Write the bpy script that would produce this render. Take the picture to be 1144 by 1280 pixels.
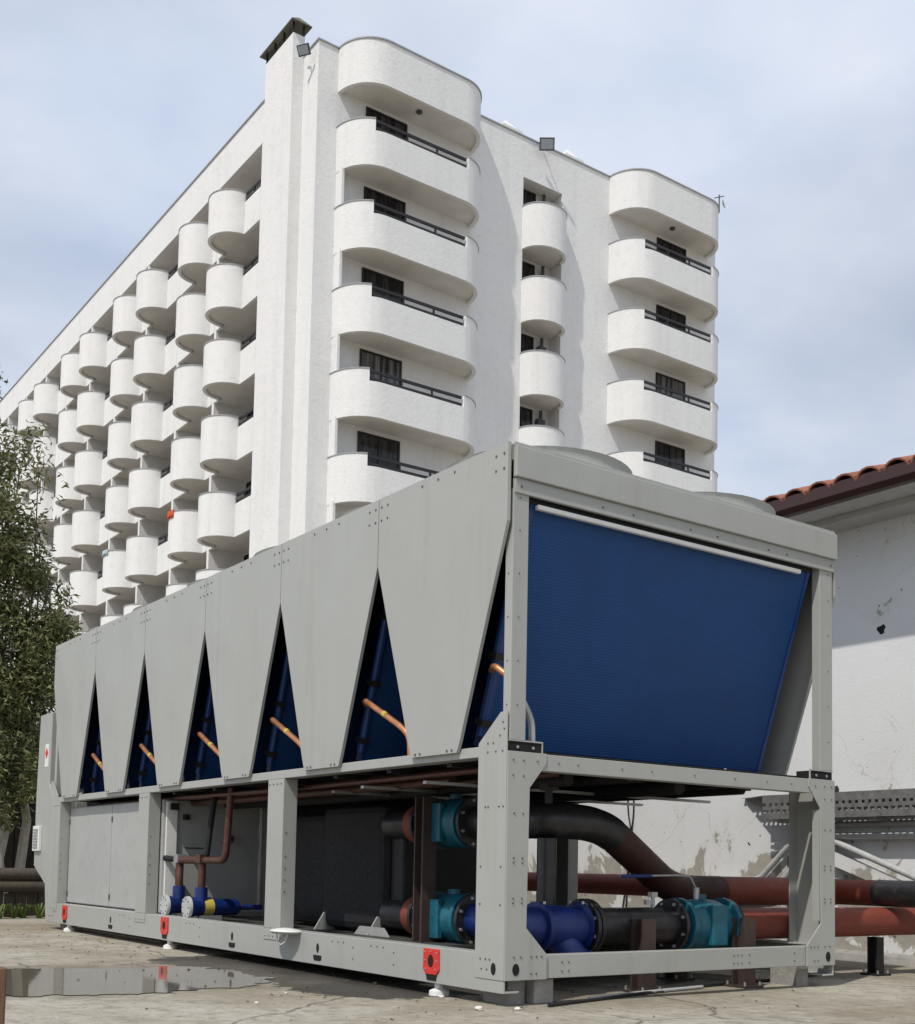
import bpy, bmesh, math, random
from mathutils import Vector, Matrix
R = math.radians
random.seed(7)
for o in list(bpy.data.objects): bpy.data.objects.remove(o)
scn = bpy.context.scene
col = scn.collection

# ------------------------------------------------------------------ camera
FPX, CX, CY = 1487.8, 564.1, 980.7            # focal length and principal point in photo pixels
YAW, PITCH, ROLL = 0.6160, 0.0698, 0.0199
cam = bpy.data.cameras.new('camera'); camo = bpy.data.objects.new('camera', cam); col.objects.link(camo)
cam.sensor_fit = 'HORIZONTAL'; cam.sensor_width = 36; cam.lens = FPX / 1144 * 36
cam.shift_x = (572 - CX) / 1144; cam.shift_y = (CY - 640) / 1144
cam.clip_start = 0.05; cam.clip_end = 3000
fw = Vector((math.sin(YAW)*math.cos(PITCH), math.cos(YAW)*math.cos(PITCH), math.sin(PITCH)))
rt = Vector((math.cos(YAW), -math.sin(YAW), 0)); up = rt.cross(fw)
r2 = rt*math.cos(ROLL) + up*math.sin(ROLL); u2 = -rt*math.sin(ROLL) + up*math.cos(ROLL)
m = Matrix((r2, u2, -fw)).transposed().to_4x4(); m.translation = (-3.2606, -4.1748, 0.6114)
camo.matrix_world = m
scn.camera = camo

# ------------------------------------------------------------------ sun and sky
SUN = Vector((2.34, 1.0, -3.45)).normalized()          # direction the light travels
elev = math.asin(-SUN.z); azim = math.atan2(-SUN.x, -SUN.y)
sl = bpy.data.lights.new('sun', 'SUN'); sl.energy = 2.8; sl.angle = R(0.9); sl.color = (1, 0.95, 0.87)
so = bpy.data.objects.new('sun', sl); col.objects.link(so)
so.rotation_euler = SUN.to_track_quat('-Z', 'Y').to_euler(); so.location = (-10, -5, 20)

w = bpy.data.worlds.new('World'); scn.world = w; w.use_nodes = True
N = w.node_tree.nodes; L = w.node_tree.links; N.clear()
out = N.new('ShaderNodeOutputWorld'); bg = N.new('ShaderNodeBackground')
sky = N.new('ShaderNodeTexSky'); sky.sky_type = 'NISHITA'; sky.sun_disc = False
sky.sun_elevation = elev; sky.sun_rotation = azim; sky.dust_density = 1.6; sky.air_density = 1.0
tc = N.new('ShaderNodeTexCoord'); sep = N.new('ShaderNodeSeparateXYZ'); L.new(tc.outputs['Generated'], sep.inputs[0])
zz = N.new('ShaderNodeMath'); zz.operation = 'MAXIMUM'; zz.inputs[1].default_value = 0.0; L.new(sep.outputs['Z'], zz.inputs[0])
za = N.new('ShaderNodeMath'); za.operation = 'ADD'; za.inputs[1].default_value = 0.22; L.new(zz.outputs[0], za.inputs[0])
dx = N.new('ShaderNodeMath'); dx.operation = 'DIVIDE'; L.new(sep.outputs['X'], dx.inputs[0]); L.new(za.outputs[0], dx.inputs[1])
dy = N.new('ShaderNodeMath'); dy.operation = 'DIVIDE'; L.new(sep.outputs['Y'], dy.inputs[0]); L.new(za.outputs[0], dy.inputs[1])
cb = N.new('ShaderNodeCombineXYZ'); L.new(dx.outputs[0], cb.inputs[0]); L.new(dy.outputs[0], cb.inputs[1])
def wnoise(scale, detail, rough, dist, off):
    mp = N.new('ShaderNodeMapping'); mp.inputs['Location'].default_value = off; mp.inputs['Rotation'].default_value = (0, 0, .6)
    mp.inputs['Scale'].default_value = (1, 1.15, 1); L.new(cb.outputs[0], mp.inputs[0])
    n = N.new('ShaderNodeTexNoise'); n.inputs['Scale'].default_value = scale; n.inputs['Detail'].default_value = detail
    n.inputs['Roughness'].default_value = rough; n.inputs['Distortion'].default_value = dist
    L.new(mp.outputs[0], n.inputs['Vector']); return n
n1 = wnoise(0.95, 5, 0.5, 0.2, (2.3, 0.4, 0)); n2 = wnoise(1.9, 6, 0.55, 0.2, (7.1, 3.2, 0))
rp = N.new('ShaderNodeValToRGB'); rp.color_ramp.elements[0].position = 0.32; rp.color_ramp.elements[0].color = (.36, .36, .36, 1)
rp.color_ramp.elements[1].position = 0.62; rp.color_ramp.elements[1].color = (.97, .97, .97, 1); L.new(n1.outputs['Fac'], rp.inputs[0])
rc = N.new('ShaderNodeValToRGB'); rc.color_ramp.elements[0].position = 0.30; rc.color_ramp.elements[0].color = (5.3, 6.1, 7.6, 1)
rc.color_ramp.elements[1].position = 0.72; rc.color_ramp.elements[1].color = (7.9, 8.2, 8.9, 1); L.new(n2.outputs['Fac'], rc.inputs[0])
mx = N.new('ShaderNodeMixRGB'); L.new(rp.outputs[0], mx.inputs[0]); L.new(sky.outputs[0], mx.inputs[1]); L.new(rc.outputs[0], mx.inputs[2])
L.new(mx.outputs[0], bg.inputs[0]); bg.inputs[1].default_value = 0.102; L.new(bg.outputs[0], out.inputs[0])

scn.view_settings.view_transform = 'Standard'; scn.view_settings.look = 'None'
scn.view_settings.exposure = 0.15; scn.view_settings.gamma = 1.0
scn.render.engine = 'CYCLES'; scn.cycles.max_bounces = 8; scn.cycles.caustics_reflective = False; scn.cycles.caustics_refractive = False

# ------------------------------------------------------------------ materials
def nodes(name):
    mt = bpy.data.materials.new(name); mt.use_nodes = True
    nt = mt.node_tree; return mt, nt, nt.nodes['Principled BSDF']
def add(nt, t, **k):
    n = nt.nodes.new(t)
    for a, b in k.items():
        if a in n.inputs: n.inputs[a].default_value = b
        else: setattr(n, a, b)
    return n
def mixc(nt, fac, a, b, mode='MIX'):
    n = nt.nodes.new('ShaderNodeMixRGB'); n.blend_type = mode
    for s, v in ((0, fac), (1, a), (2, b)):
        if hasattr(v, 'is_linked') or hasattr(v, 'links'): nt.links.new(v, n.inputs[s])
        else: n.inputs[s].default_value = v if s == 0 else (*v, 1) if len(v) == 3 else v
    return n.outputs[0]
def ramp(nt, src, p0, p1, c0=0, c1=1):
    n = nt.nodes.new('ShaderNodeMapRange'); n.inputs[1].default_value = p0; n.inputs[2].default_value = p1
    n.inputs[3].default_value = c0; n.inputs[4].default_value = c1; nt.links.new(src, n.inputs[0]); return n.outputs[0]
def noise(nt, vec, scale, detail=4, rough=.55, dist=0):
    n = add(nt, 'ShaderNodeTexNoise', Scale=scale, Detail=detail, Roughness=rough, Distortion=dist)
    nt.links.new(vec, n.inputs['Vector']); return n.outputs['Fac']
def objvec(nt, scale=(1, 1, 1), loc=(0, 0, 0)):
    t = add(nt, 'ShaderNodeTexCoord'); mp = add(nt, 'ShaderNodeMapping'); mp.inputs['Scale'].default_value = scale; mp.inputs['Location'].default_value = loc
    nt.links.new(t.outputs['Object'], mp.inputs[0]); return mp.outputs[0]
def worldvec(nt, scale=(1, 1, 1)):
    t = add(nt, 'ShaderNodeNewGeometry'); mp = add(nt, 'ShaderNodeMapping'); mp.inputs['Scale'].default_value = scale
    nt.links.new(t.outputs['Position'], mp.inputs[0]); return mp.outputs[0]
def bump(nt, b, h, strength, dist):
    n = add(nt, 'ShaderNodeBump', Strength=strength, Distance=dist); nt.links.new(h, n.inputs['Height']); nt.links.new(n.outputs[0], b.inputs['Normal'])
def mat(name, c, rough=.5, metal=0, var=.12, vs=6, bs=0, bd=.002, bsc=60, spec=.5, dirt=None, stretch=(1, 1, 1)):
    """plain surface with soft mottling, uneven gloss, optional dirt colour and fine relief"""
    mt, nt, b = nodes(name)
    v = worldvec(nt, stretch)
    f = noise(nt, v, vs, 6, .6)
    k = ramp(nt, f, .25, .75, 1 - var, 1 + var)
    cc = mixc(nt, 1.0, c, k, 'MULTIPLY')
    if dirt:
        d = ramp(nt, noise(nt, v, vs*2.3, 8, .7, .4), .52, .72)
        dm = add(nt, 'ShaderNodeMath', operation='MULTIPLY'); nt.links.new(d, dm.inputs[0]); dm.inputs[1].default_value = dirt[1]
        cc = mixc(nt, dm.outputs[0], cc, dirt[0])
    nt.links.new(cc, b.inputs['Base Color'])
    nt.links.new(ramp(nt, noise(nt, v, vs*3, 4), .3, .7, max(.02, rough-.08), min(1, rough+.08)), b.inputs['Roughness'])
    b.inputs['Metallic'].default_value = metal; b.inputs['Specular IOR Level'].default_value = spec
    if bs: bump(nt, b, noise(nt, v, bsc, 5, .6), bs, bd)
    return mt

M = {}
mt, nt, b = nodes('chiller_grey_paint'); v = worldvec(nt)
dust = noise(nt, worldvec(nt, (5, 5, .35)), 2.2, 8, .65, .3); blot = noise(nt, v, 1.7, 7, .6)
spk = noise(nt, v, 60, 3, .6)
c0 = mixc(nt, ramp(nt, blot, .35, .7, 0, .5), (.368, .374, .350), (.338, .344, .320))
c0 = mixc(nt, ramp(nt, dust, .54, .74, 0, .34), c0, (.275, .262, .225))
c0 = mixc(nt, ramp(nt, spk, .71, .78, 0, .4), c0, (.22, .21, .19))
nt.links.new(c0, b.inputs['Base Color']); nt.links.new(ramp(nt, blot, .3, .7, .34, .50), b.inputs['Roughness']); b.inputs['Specular IOR Level'].default_value = .5
bump(nt, b, noise(nt, v, 3.5, 2, .4), .22, .03); M['paint'] = mt
M['paint_in'] = mat('cabinet_grey_paint', (.37, .38, .365), .45, 0, .05, 3, dirt=((.2, .19, .17), .3))
M['galv'] = mat('galvanised_steel', (.42, .43, .43), .4, .6, .2, 12)
M['galv_dark'] = mat('weathered_galvanised', (.20, .195, .19), .55, .3, .3, 14, dirt=((.06, .055, .05), .6))
M['white_plastic'] = mat('white_plastic', (.75, .75, .72), .4, 0, .04, 10)
M['bolt'] = mat('bolt_steel', (.14, .14, .135), .35, .6, .2, 60)
M['black_hole'] = mat('dark_void', (.006, .006, .006), .9, 0, .1)
M['black_steel'] = mat('black_steel', (.010, .010, .011), .55, 0, .25, 20)
M['black_foam'] = mat('black_foam_insulation', (.0075, .0075, .009), .75, 0, .25, 14, .4, .004, 90)
M['black_pipe'] = mat('black_painted_pipe', (.018, .018, .02), .38, 0, .3, 9, .15, .002, 60, .5, ((.09, .075, .06), .45))
M['red_pipe'] = mat('red_oxide_pipe', (.20, .045, .029), .55, 0, .22, 7, .2, .002, 70, .4, ((.20, .08, .055), .4), (1, 1, 3))
M['brown_steel'] = mat('brown_primer_steel', (.05, .032, .026), .6, 0, .25, 15, .2, .002, 60)
M['teal'] = mat('teal_valve_paint', (.010, .115, .165), .42, 0, .2, 9, .45, .004, 110, .5, ((.012, .035, .04), .75))
M['blue_paint'] = mat('blue_enamel', (.006, .024, .15), .42, 0, .25, 9, .45, .004, 110, .5, ((.012, .014, .03), .7))
M['copper'] = mat('copper_tube', (.56, .25, .12), .42, .6, .25, 14, dirt=((.12, .06, .035), .5))
M['copper_shade'] = mat('shaded_copper_tube', (.10, .046, .03), .5, .4, .35, 18, dirt=((.03, .025, .02), .5))  # copper darkened to carry the shade inside the bays
M['red_tag'] = mat('red_lifting_plate', (.62, .035, .022), .45, 0, .1, 30)
M['yellow'] = mat('yellow_sticker', (.50, .39, .07), .5, 0, .1, 30)
M['stucco_white'] = None
M['dark_rail'] = mat('dark_brown_rail', (.012, .010, .011), .5, 0, .15, 10)
M['conduit'] = mat('grey_conduit', (.44, .45, .45), .5, 0, .18, 9, dirt=((.25, .24, .22), .35))
M['gutter'] = mat('brown_gutter', (.045, .018, .016), .4, 0, .12, 8)
M['tile'] = mat('terracotta_tile', (.30, .115, .07), .8, 0, .25, 8, .4, .004, 40, .3, ((.16, .09, .06), .5))
M['fascia'] = mat('pale_fascia', (.50, .50, .49), .7, 0, .08, 4, .2, .002, 50, .3, ((.25, .24, .22), .35))
M['blockwork'] = mat('rough_concrete_block', (.30, .29, .27), .9, 0, .25, 14, .7, .008, 50)
M['wood_old'] = mat('weathered_wood', (.085, .07, .055), .85, 0, .35, 9, .6, .006, 30, .3, ((.03, .026, .02), .6), (6, 6, .7))
M['wood_dark'] = mat('dark_shed_boards', (.03, .025, .021), .85, 0, .3, 9, .5, .005, 30, .3, None, (6, 6, .7))
M['wood_brown'] = mat('brown_timber', (.17, .10, .06), .75, 0, .25, 10, .3, .003, 30, .3, None, (8, 8, 1))
M['bark'] = mat('pale_bark', (.36, .33, .28), .9, 0, .3, 8, .6, .01, 25, .2, ((.10, .085, .07), .6), (2, 2, .6))
M['twig'] = mat('dark_twig', (.09, .075, .055), .9, 0, .2, 12)
M['stone'] = mat('pale_stone', (.62, .60, .55), .85, 0, .15, 30, .5, .004, 60)
M['towel_red'] = mat('orange_red_towel', (.65, .10, .03), .9, 0, .25, 3)
M['towel_mix'] = mat('pale_teal_towel', (.42, .50, .52), .9, 0, .4, 6)
M['lamp_glass'] = mat('floodlight_glass', (.35, .38, .42), .12, 0, .05, 10)
M['lamp_body'] = mat('floodlight_body', (.06, .065, .07), .5, 0, .1, 10)
M['cap_metal'] = mat('weathered_cap_sheet', (.13, .13, .09), .6, .2, .25, 2)
M['coping'] = mat('grey_coping', (.34, .35, .36), .6, 0, .1, 3)

# white stucco of the hotel: coarse plaster relief, faint rain streaks and grey weathering
mt, nt, b = nodes('hotel_stucco'); v = worldvec(nt)
st = noise(nt, worldvec(nt, (1.6, 1.6, .12)), 1.3, 6, .65, .3)
pt = noise(nt, v, .45, 7, .6)
fine = noise(nt, v, 3.2, 8, .8)
c0 = mixc(nt, ramp(nt, st, .50, .74, 0, .42), (.77, .77, .76), (.60, .60, .585))
c0 = mixc(nt, ramp(nt, pt, .45, .75, 0, .30), c0, (.67, .67, .66))
c0 = mixc(nt, ramp(nt, fine, .52, .74, 0, .34), c0, (.47, .465, .45))
nt.links.new(c0, b.inputs['Base Color']); b.inputs['Roughness'].default_value = .92; b.inputs['Specular IOR Level'].default_value = .2
bump(nt, b, noise(nt, v, 7, 7, .8), .5, .05); M['stucco_white'] = mt

# soffits and room walls: same plaster, duller paint
M['soffit'] = mat('beige_soffit_paint', (.72, .69, .65), .95, 0, .10, 1.5, .2, .01, 8, .2)
M['room_wall'] = mat('loggia_wall_paint', (.66, .655, .65), .95, 0, .08, 1.2, .2, .01, 8, .2)

# painted utility wall: peeling patches, hairline cracks, rising damp, black specks
mt, nt, b = nodes('peeling_white_wall'); v = worldvec(nt)
sx = add(nt, 'ShaderNodeSeparateXYZ'); nt.links.new(v, sx.inputs[0])
low = ramp(nt, sx.outputs['Z'], .35, 1.15, .20, -.03)
pz = noise(nt, worldvec(nt, (1, 1.0, .75)), 2.6, 9, .62, .5)
pa = add(nt, 'ShaderNodeMath', operation='ADD'); nt.links.new(pz, pa.inputs[0]); nt.links.new(low, pa.inputs[1])
peel = ramp(nt, pa.outputs[0], .645, .665)
halo = ramp(nt, pa.outputs[0], .56, .66, 0, .45)
c0 = mixc(nt, ramp(nt, noise(nt, v, 1.1, 7, .6), .4, .75, 0, .5), (.69, .70, .705), (.585, .59, .59))
c0 = mixc(nt, halo, c0, (.60, .585, .54))
c0 = mixc(nt, peel, c0, mixc(nt, noise(nt, v, 14, 6, .7), (.24, .225, .195), (.47, .44, .39)))
crk = add(nt, 'ShaderNodeTexVoronoi', feature='DISTANCE_TO_EDGE', Scale=1.7); 
wv = add(nt, 'ShaderNodeMixRGB', blend_type='ADD'); wv.inputs[0].default_value = .35; nt.links.new(v, wv.inputs[1])
nn = add(nt, 'ShaderNodeTexNoise', Scale=3.0, Detail=5); nt.links.new(v, nn.inputs['Vector']); nt.links.new(nn.outputs['Color'], wv.inputs[2]); nt.links.new(wv.outputs[0], crk.inputs['Vector'])
crm = add(nt, 'ShaderNodeMath', operation='MULTIPLY'); nt.links.new(ramp(nt, crk.outputs['Distance'], .002, .007, .35, 0), crm.inputs[0]); nt.links.new(ramp(nt, noise(nt, v, .9, 3), .5, .6), crm.inputs[1])
c0 = mixc(nt, crm.outputs[0], c0, (.22, .21, .2))
c0 = mixc(nt, ramp(nt, noise(nt, v, 17, 3, .5), .735, .75), c0, (.10, .095, .09))
nt.links.new(c0, b.inputs['Base Color']); b.inputs['Roughness'].default_value = .85; b.inputs['Specular IOR Level'].default_value = .25
hh = add(nt, 'ShaderNodeMath', operation='SUBTRACT'); nt.links.new(noise(nt, v, 40, 6, .7), hh.inputs[0]); nt.links.new(peel, hh.inputs[1])
bump(nt, b, hh.outputs[0], .35, .006); M['wall'] = mt

# concrete ground: pale weathered slab, tan stains, aggregate, damp patch beside the chiller
mt, nt, b = nodes('weathered_concrete'); v = worldvec(nt)
big = noise(nt, worldvec(nt, (.75, .9, 1)), .9, 8, .6, .6); mid = noise(nt, v, 4.5, 8, .65, .3); fin = noise(nt, v, 55, 6, .7); grit = noise(nt, v, 230, 3, .6)
c0 = mixc(nt, ramp(nt, big, .36, .62), (.28, .238, .17), (.46, .43, .36))
c0 = mixc(nt, ramp(nt, mid, .48, .70, 0, .6), c0, (.20, .175, .13))
c0 = mixc(nt, ramp(nt, fin, .50, .72, 0, .55), c0, (.15, .135, .11))
c0 = mixc(nt, ramp(nt, fin, .28, .42, .35, 0), c0, (.55, .53, .48))
m2 = noise(nt, v, 13, 9, .72, .4); m3 = noise(nt, v, 30, 6, .7)
c0 = mixc(nt, ramp(nt, m2, .50, .66, 0, .70), c0, (.17, .148, .112))
c0 = mixc(nt, ramp(nt, m2, .30, .44, .6, 0), c0, (.52, .495, .43))
c0 = mixc(nt, ramp(nt, m3, .62, .72, 0, .6), c0, (.07, .06, .048))
c0 = mixc(nt, ramp(nt, grit, .60, .75, 0, .5), c0, (.09, .08, .065))
sx = add(nt, 'ShaderNodeSeparateXYZ'); nt.links.new(v, sx.inputs[0])
def window(sock, a, b_, s):
    lo = ramp(nt, sock, a - s, a + s); hi = ramp(nt, sock, b_ - s, b_ + s, 1, 0)
    mm = add(nt, 'ShaderNodeMath', operation='MULTIPLY'); nt.links.new(lo, mm.inputs[0]); nt.links.new(hi, mm.inputs[1]); return mm.outputs[0]
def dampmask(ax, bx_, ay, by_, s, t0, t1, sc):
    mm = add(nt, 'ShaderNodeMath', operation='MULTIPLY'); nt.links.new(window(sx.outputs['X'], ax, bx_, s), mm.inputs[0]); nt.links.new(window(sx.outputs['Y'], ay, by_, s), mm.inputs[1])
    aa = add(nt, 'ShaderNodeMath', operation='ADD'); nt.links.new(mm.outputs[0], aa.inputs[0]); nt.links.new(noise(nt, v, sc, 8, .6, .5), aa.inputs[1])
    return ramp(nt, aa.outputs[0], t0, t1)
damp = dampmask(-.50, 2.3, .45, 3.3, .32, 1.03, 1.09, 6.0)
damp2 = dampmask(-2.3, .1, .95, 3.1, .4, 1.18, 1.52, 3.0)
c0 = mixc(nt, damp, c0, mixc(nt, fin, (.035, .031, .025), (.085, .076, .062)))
dm2 = add(nt, 'ShaderNodeMath', operation='MULTIPLY'); nt.links.new(damp2, dm2.inputs[0]); dm2.inputs[1].default_value = .55
c0 = mixc(nt, dm2.outputs[0], c0, (.14, .12, .09))
ck = add(nt, 'ShaderNodeTexVoronoi', feature='DISTANCE_TO_EDGE', Scale=.55)
wv = add(nt, 'ShaderNodeMixRGB', blend_type='ADD'); wv.inputs[0].default_value = .3; nt.links.new(v, wv.inputs[1])
nn = add(nt, 'ShaderNodeTexNoise', Scale=2.0, Detail=7); nt.links.new(v, nn.inputs['Vector']); nt.links.new(nn.outputs['Color'], wv.inputs[2]); nt.links.new(wv.outputs[0], ck.inputs['Vector'])
c0 = mixc(nt, ramp(nt, ck.outputs['Distance'], .001, .006, .7, 0), c0, (.06, .05, .04))
nt.links.new(c0, b.inputs['Base Color'])
rr = mixc(nt, damp, ramp(nt, mid, .3, .7, .8, .95), ramp(nt, mid, .35, .6, .3, .6)); nt.links.new(rr, b.inputs['Roughness'])
hs = add(nt, 'ShaderNodeMath', operation='ADD'); nt.links.new(m2, hs.inputs[0]); nt.links.new(m3, hs.inputs[1])
bump(nt, b, hs.outputs[0], .6, .022); M['ground'] = mt

# puddle: clear shallow water over dark wet concrete
mt, nt, b = nodes('puddle_water'); v = worldvec(nt)
nt.links.new(mixc(nt, noise(nt, v, 6, 6, .6), (.10, .087, .066), (.21, .185, .145)), b.inputs['Base Color'])
b.inputs['Roughness'].default_value = .045; b.inputs['IOR'].default_value = 1.33; b.inputs['Specular IOR Level'].default_value = .5
bump(nt, b, noise(nt, v, 5, 2, .5), .02, .01); M['water'] = mt

# coil: blue epoxy coated fins, tight horizontal tube rows
mt, nt, b = nodes('blue_fin_coil'); v = objvec(nt)
wvn = add(nt, 'ShaderNodeTexWave', wave_type='BANDS', bands_direction='Z', Scale=22, Distortion=.25, Detail=2); nt.links.new(v, wvn.inputs['Vector'])
wvx = add(nt, 'ShaderNodeTexWave', wave_type='BANDS', bands_direction='X', Scale=90, Distortion=.0); nt.links.new(v, wvx.inputs['Vector'])
c0 = mixc(nt, wvn.outputs['Fac'], (.009, .057, .195), (.012, .075, .245))
c0 = mixc(nt, ramp(nt, noise(nt, v, 2.2, 7, .65, .5), .40, .68, 0, .5), c0, (.010, .045, .15))
c0 = mixc(nt, ramp(nt, noise(nt, v, 30, 4, .7), .60, .78, 0, .25), c0, (.05, .085, .20))
nt.links.new(c0, b.inputs['Base Color']); b.inputs['Roughness'].default_value = .55; b.inputs['Specular IOR Level'].default_value = .3
hs = add(nt, 'ShaderNodeMath', operation='ADD'); nt.links.new(wvn.outputs['Fac'], hs.inputs[0]); nt.links.new(wvx.outputs['Fac'], hs.inputs[1])
bump(nt, b, hs.outputs[0], .3, .003); M['coil'] = mt
M['coil_frame'] = mat('blue_coil_frame', (.012, .05, .19), .4, 0, .12, 8)

# window glass with curtains behind: dark pane, faint vertical folds
mt, nt, b = nodes('dark_window_pane'); v = worldvec(nt, (1, 1, .15))
f = ramp(nt, noise(nt, v, 5, 3, .6), .45, .65)
nt.links.new(mixc(nt, f, (.008, .008, .010), (.05, .048, .046)), b.inputs['Base Color']); b.inputs['Roughness'].default_value = .12; b.inputs['Specular IOR Level'].default_value = .35
M['pane'] = mt
mt, nt, b = nodes('curtained_window_pane'); v = worldvec(nt, (1, 1, .03))
f = ramp(nt, noise(nt, v, 7, 3, .6), .42, .62)
nt.links.new(mixc(nt, f, (.02, .019, .02), (.20, .195, .19)), b.inputs['Base Color']); b.inputs['Roughness'].default_value = .15; M['pane_curtain'] = mt

def leafmat(name, a, c):
    mt, nt, b = nodes(name)
    oi = add(nt, 'ShaderNodeNewGeometry'); 
    nt.links.new(mixc(nt, oi.outputs['Random Per Island'], a, c), b.inputs['Base Color'])
    b.inputs['Roughness'].default_value = .55; b.inputs['Specular IOR Level'].default_value = .35
    tr = add(nt, 'ShaderNodeBsdfTranslucent'); nt.links.new(mixc(nt, oi.outputs['Random Per Island'], a, c), tr.inputs[0])
    ms = add(nt, 'ShaderNodeMixShader'); ms.inputs[0].default_value = .25
    nt.links.new(b.outputs[0], ms.inputs[1]); nt.links.new(tr.outputs[0], ms.inputs[2]); nt.links.new(ms.outputs[0], nt.nodes['Material Output'].inputs[0])
    return mt
M['leaf'] = leafmat('olive_leaf', (.06, .075, .02), (.28, .29, .13))
M['leaf_dark'] = leafmat('dark_leaf', (.018, .03, .012), (.06, .075, .03))
M['weed'] = leafmat('green_weed_leaf', (.06, .11, .02), (.16, .22, .05))

# ------------------------------------------------------------------ mesh helpers
class MB:
    def __init__(s): s.v = []; s.f = []
    def poly(s, pts, faces):
        k = len(s.v); s.v += [tuple(p) for p in pts]; s.f += [tuple(i + k for i in f) for f in faces]; return s
    def box(s, x0, x1, y0, y1, z0, z1):
        return s.poly([(x0,y0,z0),(x1,y0,z0),(x1,y1,z0),(x0,y1,z0),(x0,y0,z1),(x1,y0,z1),(x1,y1,z1),(x0,y1,z1)],
                      [(0,3,2,1),(4,5,6,7),(0,1,5,4),(1,2,6,5),(2,3,7,6),(3,0,4,7)])
    def obox(s, c, ax, ay, az, hx, hy, hz):
        c = Vector(c); P = [c + ax*i*hx + ay*j*hy + az*k*hz for k in (-1,1) for i, j in ((-1,-1),(1,-1),(1,1),(-1,1))]
        return s.poly(P, [(0,3,2,1),(4,5,6,7),(0,1,5,4),(1,2,6,5),(2,3,7,6),(3,0,4,7)])
    def prism(s, pts, axis, a, b):
        """2D polygon extruded along axis between a and b; 2D coordinates are the other two axes in xyz order"""
        def P(p, t): return {'x': (t, p[0], p[1]), 'y': (p[0], t, p[1]), 'z': (p[0], p[1], t)}[axis]
        n = len(pts)
        return s.poly([P(p, a) for p in pts] + [P(p, b) for p in pts],
                      [tuple(range(n)), tuple(range(2*n-1, n-1, -1))] + [(i, (i+1) % n, n+(i+1) % n, n+i) for i in range(n)])
    def tube(s, path, r, seg=14, cap=True):
        path = [Vector(p) for p in path]; n = len(path); rad = r if isinstance(r, (list, tuple)) else [r]*n
        k = len(s.v); prev = None
        for i, p in enumerate(path):
            t = (path[min(i+1, n-1)] - path[max(i-1, 0)]).normalized()
            if prev is None:
                a = t.orthogonal().normalized()
            else:
                a = (prev - t*prev.dot(t)).normalized()
            prev = a; b = t.cross(a)
            for j in range(seg):
                q = 2*math.pi*j/seg; s.v.append(tuple(p + (a*math.cos(q) + b*math.sin(q))*rad[i]))
        for i in range(n-1):
            for j in range(seg):
                s.f.append((k+i*seg+j, k+i*seg+(j+1) % seg, k+(i+1)*seg+(j+1) % seg, k+(i+1)*seg+j))
        if cap:
            s.f.append(tuple(k+j for j in range(seg-1, -1, -1))); s.f.append(tuple(k+(n-1)*seg+j for j in range(seg)))
        return s
    def cyl(s, p0, p1, r, seg=18): return s.tube([p0, p1], r, seg)
    def lathe(s, prof, p, axis, seg=24):
        """prof: (distance along axis, radius) from point p along unit axis"""
        p = Vector(p); ax = Vector(axis); return s.tube([p + ax*d for d, _ in prof], [max(r, 1e-4) for _, r in prof], seg)
    def strip(s, pts, th, z0, z1):
        """wall following a plan polyline, thickness to the left of travel"""
        n = len(pts); P = [Vector(p) for p in pts]; off = []
        for i in range(n):
            t0 = (P[i]-P[i-1]).normalized() if i else None; t1 = (P[i+1]-P[i]).normalized() if i < n-1 else None
            if t0 is None: t = t1; sc = 1
            elif t1 is None: t = t0; sc = 1
            else:
                t = (t0+t1).normalized(); sc = 1/max(.4, t.dot(t1))
            off.append(P[i] + Vector((-t.y, t.x))*th*sc)
        k = len(s.v)
        for z in (z0, z1):
            for p in P: s.v.append((p.x, p.y, z))
            for p in off: s.v.append((p.x, p.y, z))
        A = lambda lev, side, i: k + lev*2*n + side*n + i
        for i in range(n-1):
            s.f += [(A(0,0,i),A(0,0,i+1),A(1,0,i+1),A(1,0,i)), (A(0,1,i+1),A(0,1,i),A(1,1,i),A(1,1,i+1)),
                    (A(1,0,i),A(1,0,i+1),A(1,1,i+1),A(1,1,i)), (A(0,0,i+1),A(0,0,i),A(0,1,i),A(0,1,i+1))]
        for i in (0, n-1): s.f.append((A(0,0,i),A(1,0,i),A(1,1,i),A(0,1,i)))
        return s
    def build(s, name, material, parent=None, smooth=0, bevel=0, loc=None):
        me = bpy.data.meshes.new(name); me.from_pydata(s.v, [], s.f)
        bm = bmesh.new(); bm.from_mesh(me); bmesh.ops.recalc_face_normals(bm, faces=bm.faces); bm.to_mesh(me); bm.free()
        me.materials.append(M[material] if isinstance(material, str) else material)
        if smooth:
            for p in me.polygons: p.use_smooth = True
            me.set_sharp_from_angle(angle=R(smooth))
        o = bpy.data.objects.new(name, me); col.objects.link(o)
        if parent: o.parent = parent
        if loc: o.location = loc
        if bevel:
            bv = o.modifiers.new('bevel', 'BEVEL'); bv.width = bevel; bv.segments = 2; bv.limit_method = 'ANGLE'; bv.angle_limit = R(40)
        return o
def bend(pts, r, n=6):
    """round the corners of a path"""
    P = [Vector(p) for p in pts]; out = [P[0]]
    for i in range(1, len(P)-1):
        a = (P[i-1]-P[i]); b = (P[i+1]-P[i]); d = min(r, a.length*.49, b.length*.49)
        s, e = P[i]+a.normalized()*d, P[i]+b.normalized()*d
        for k in range(n+1):
            t = k/n; out.append(s*(1-t)**2 + P[i]*2*t*(1-t) + e*t*t)
    return out + [P[-1]]
def tag(o, label, cat, group=None, kind=None):
    o['label'] = label; o['category'] = cat
    if group: o['group'] = group
    if kind: o['kind'] = kind
    return o
def empty(name, loc=(0, 0, 0)):
    o = bpy.data.objects.new(name, None); col.objects.link(o); o.location = loc; o.empty_display_size = .2; return o
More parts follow.
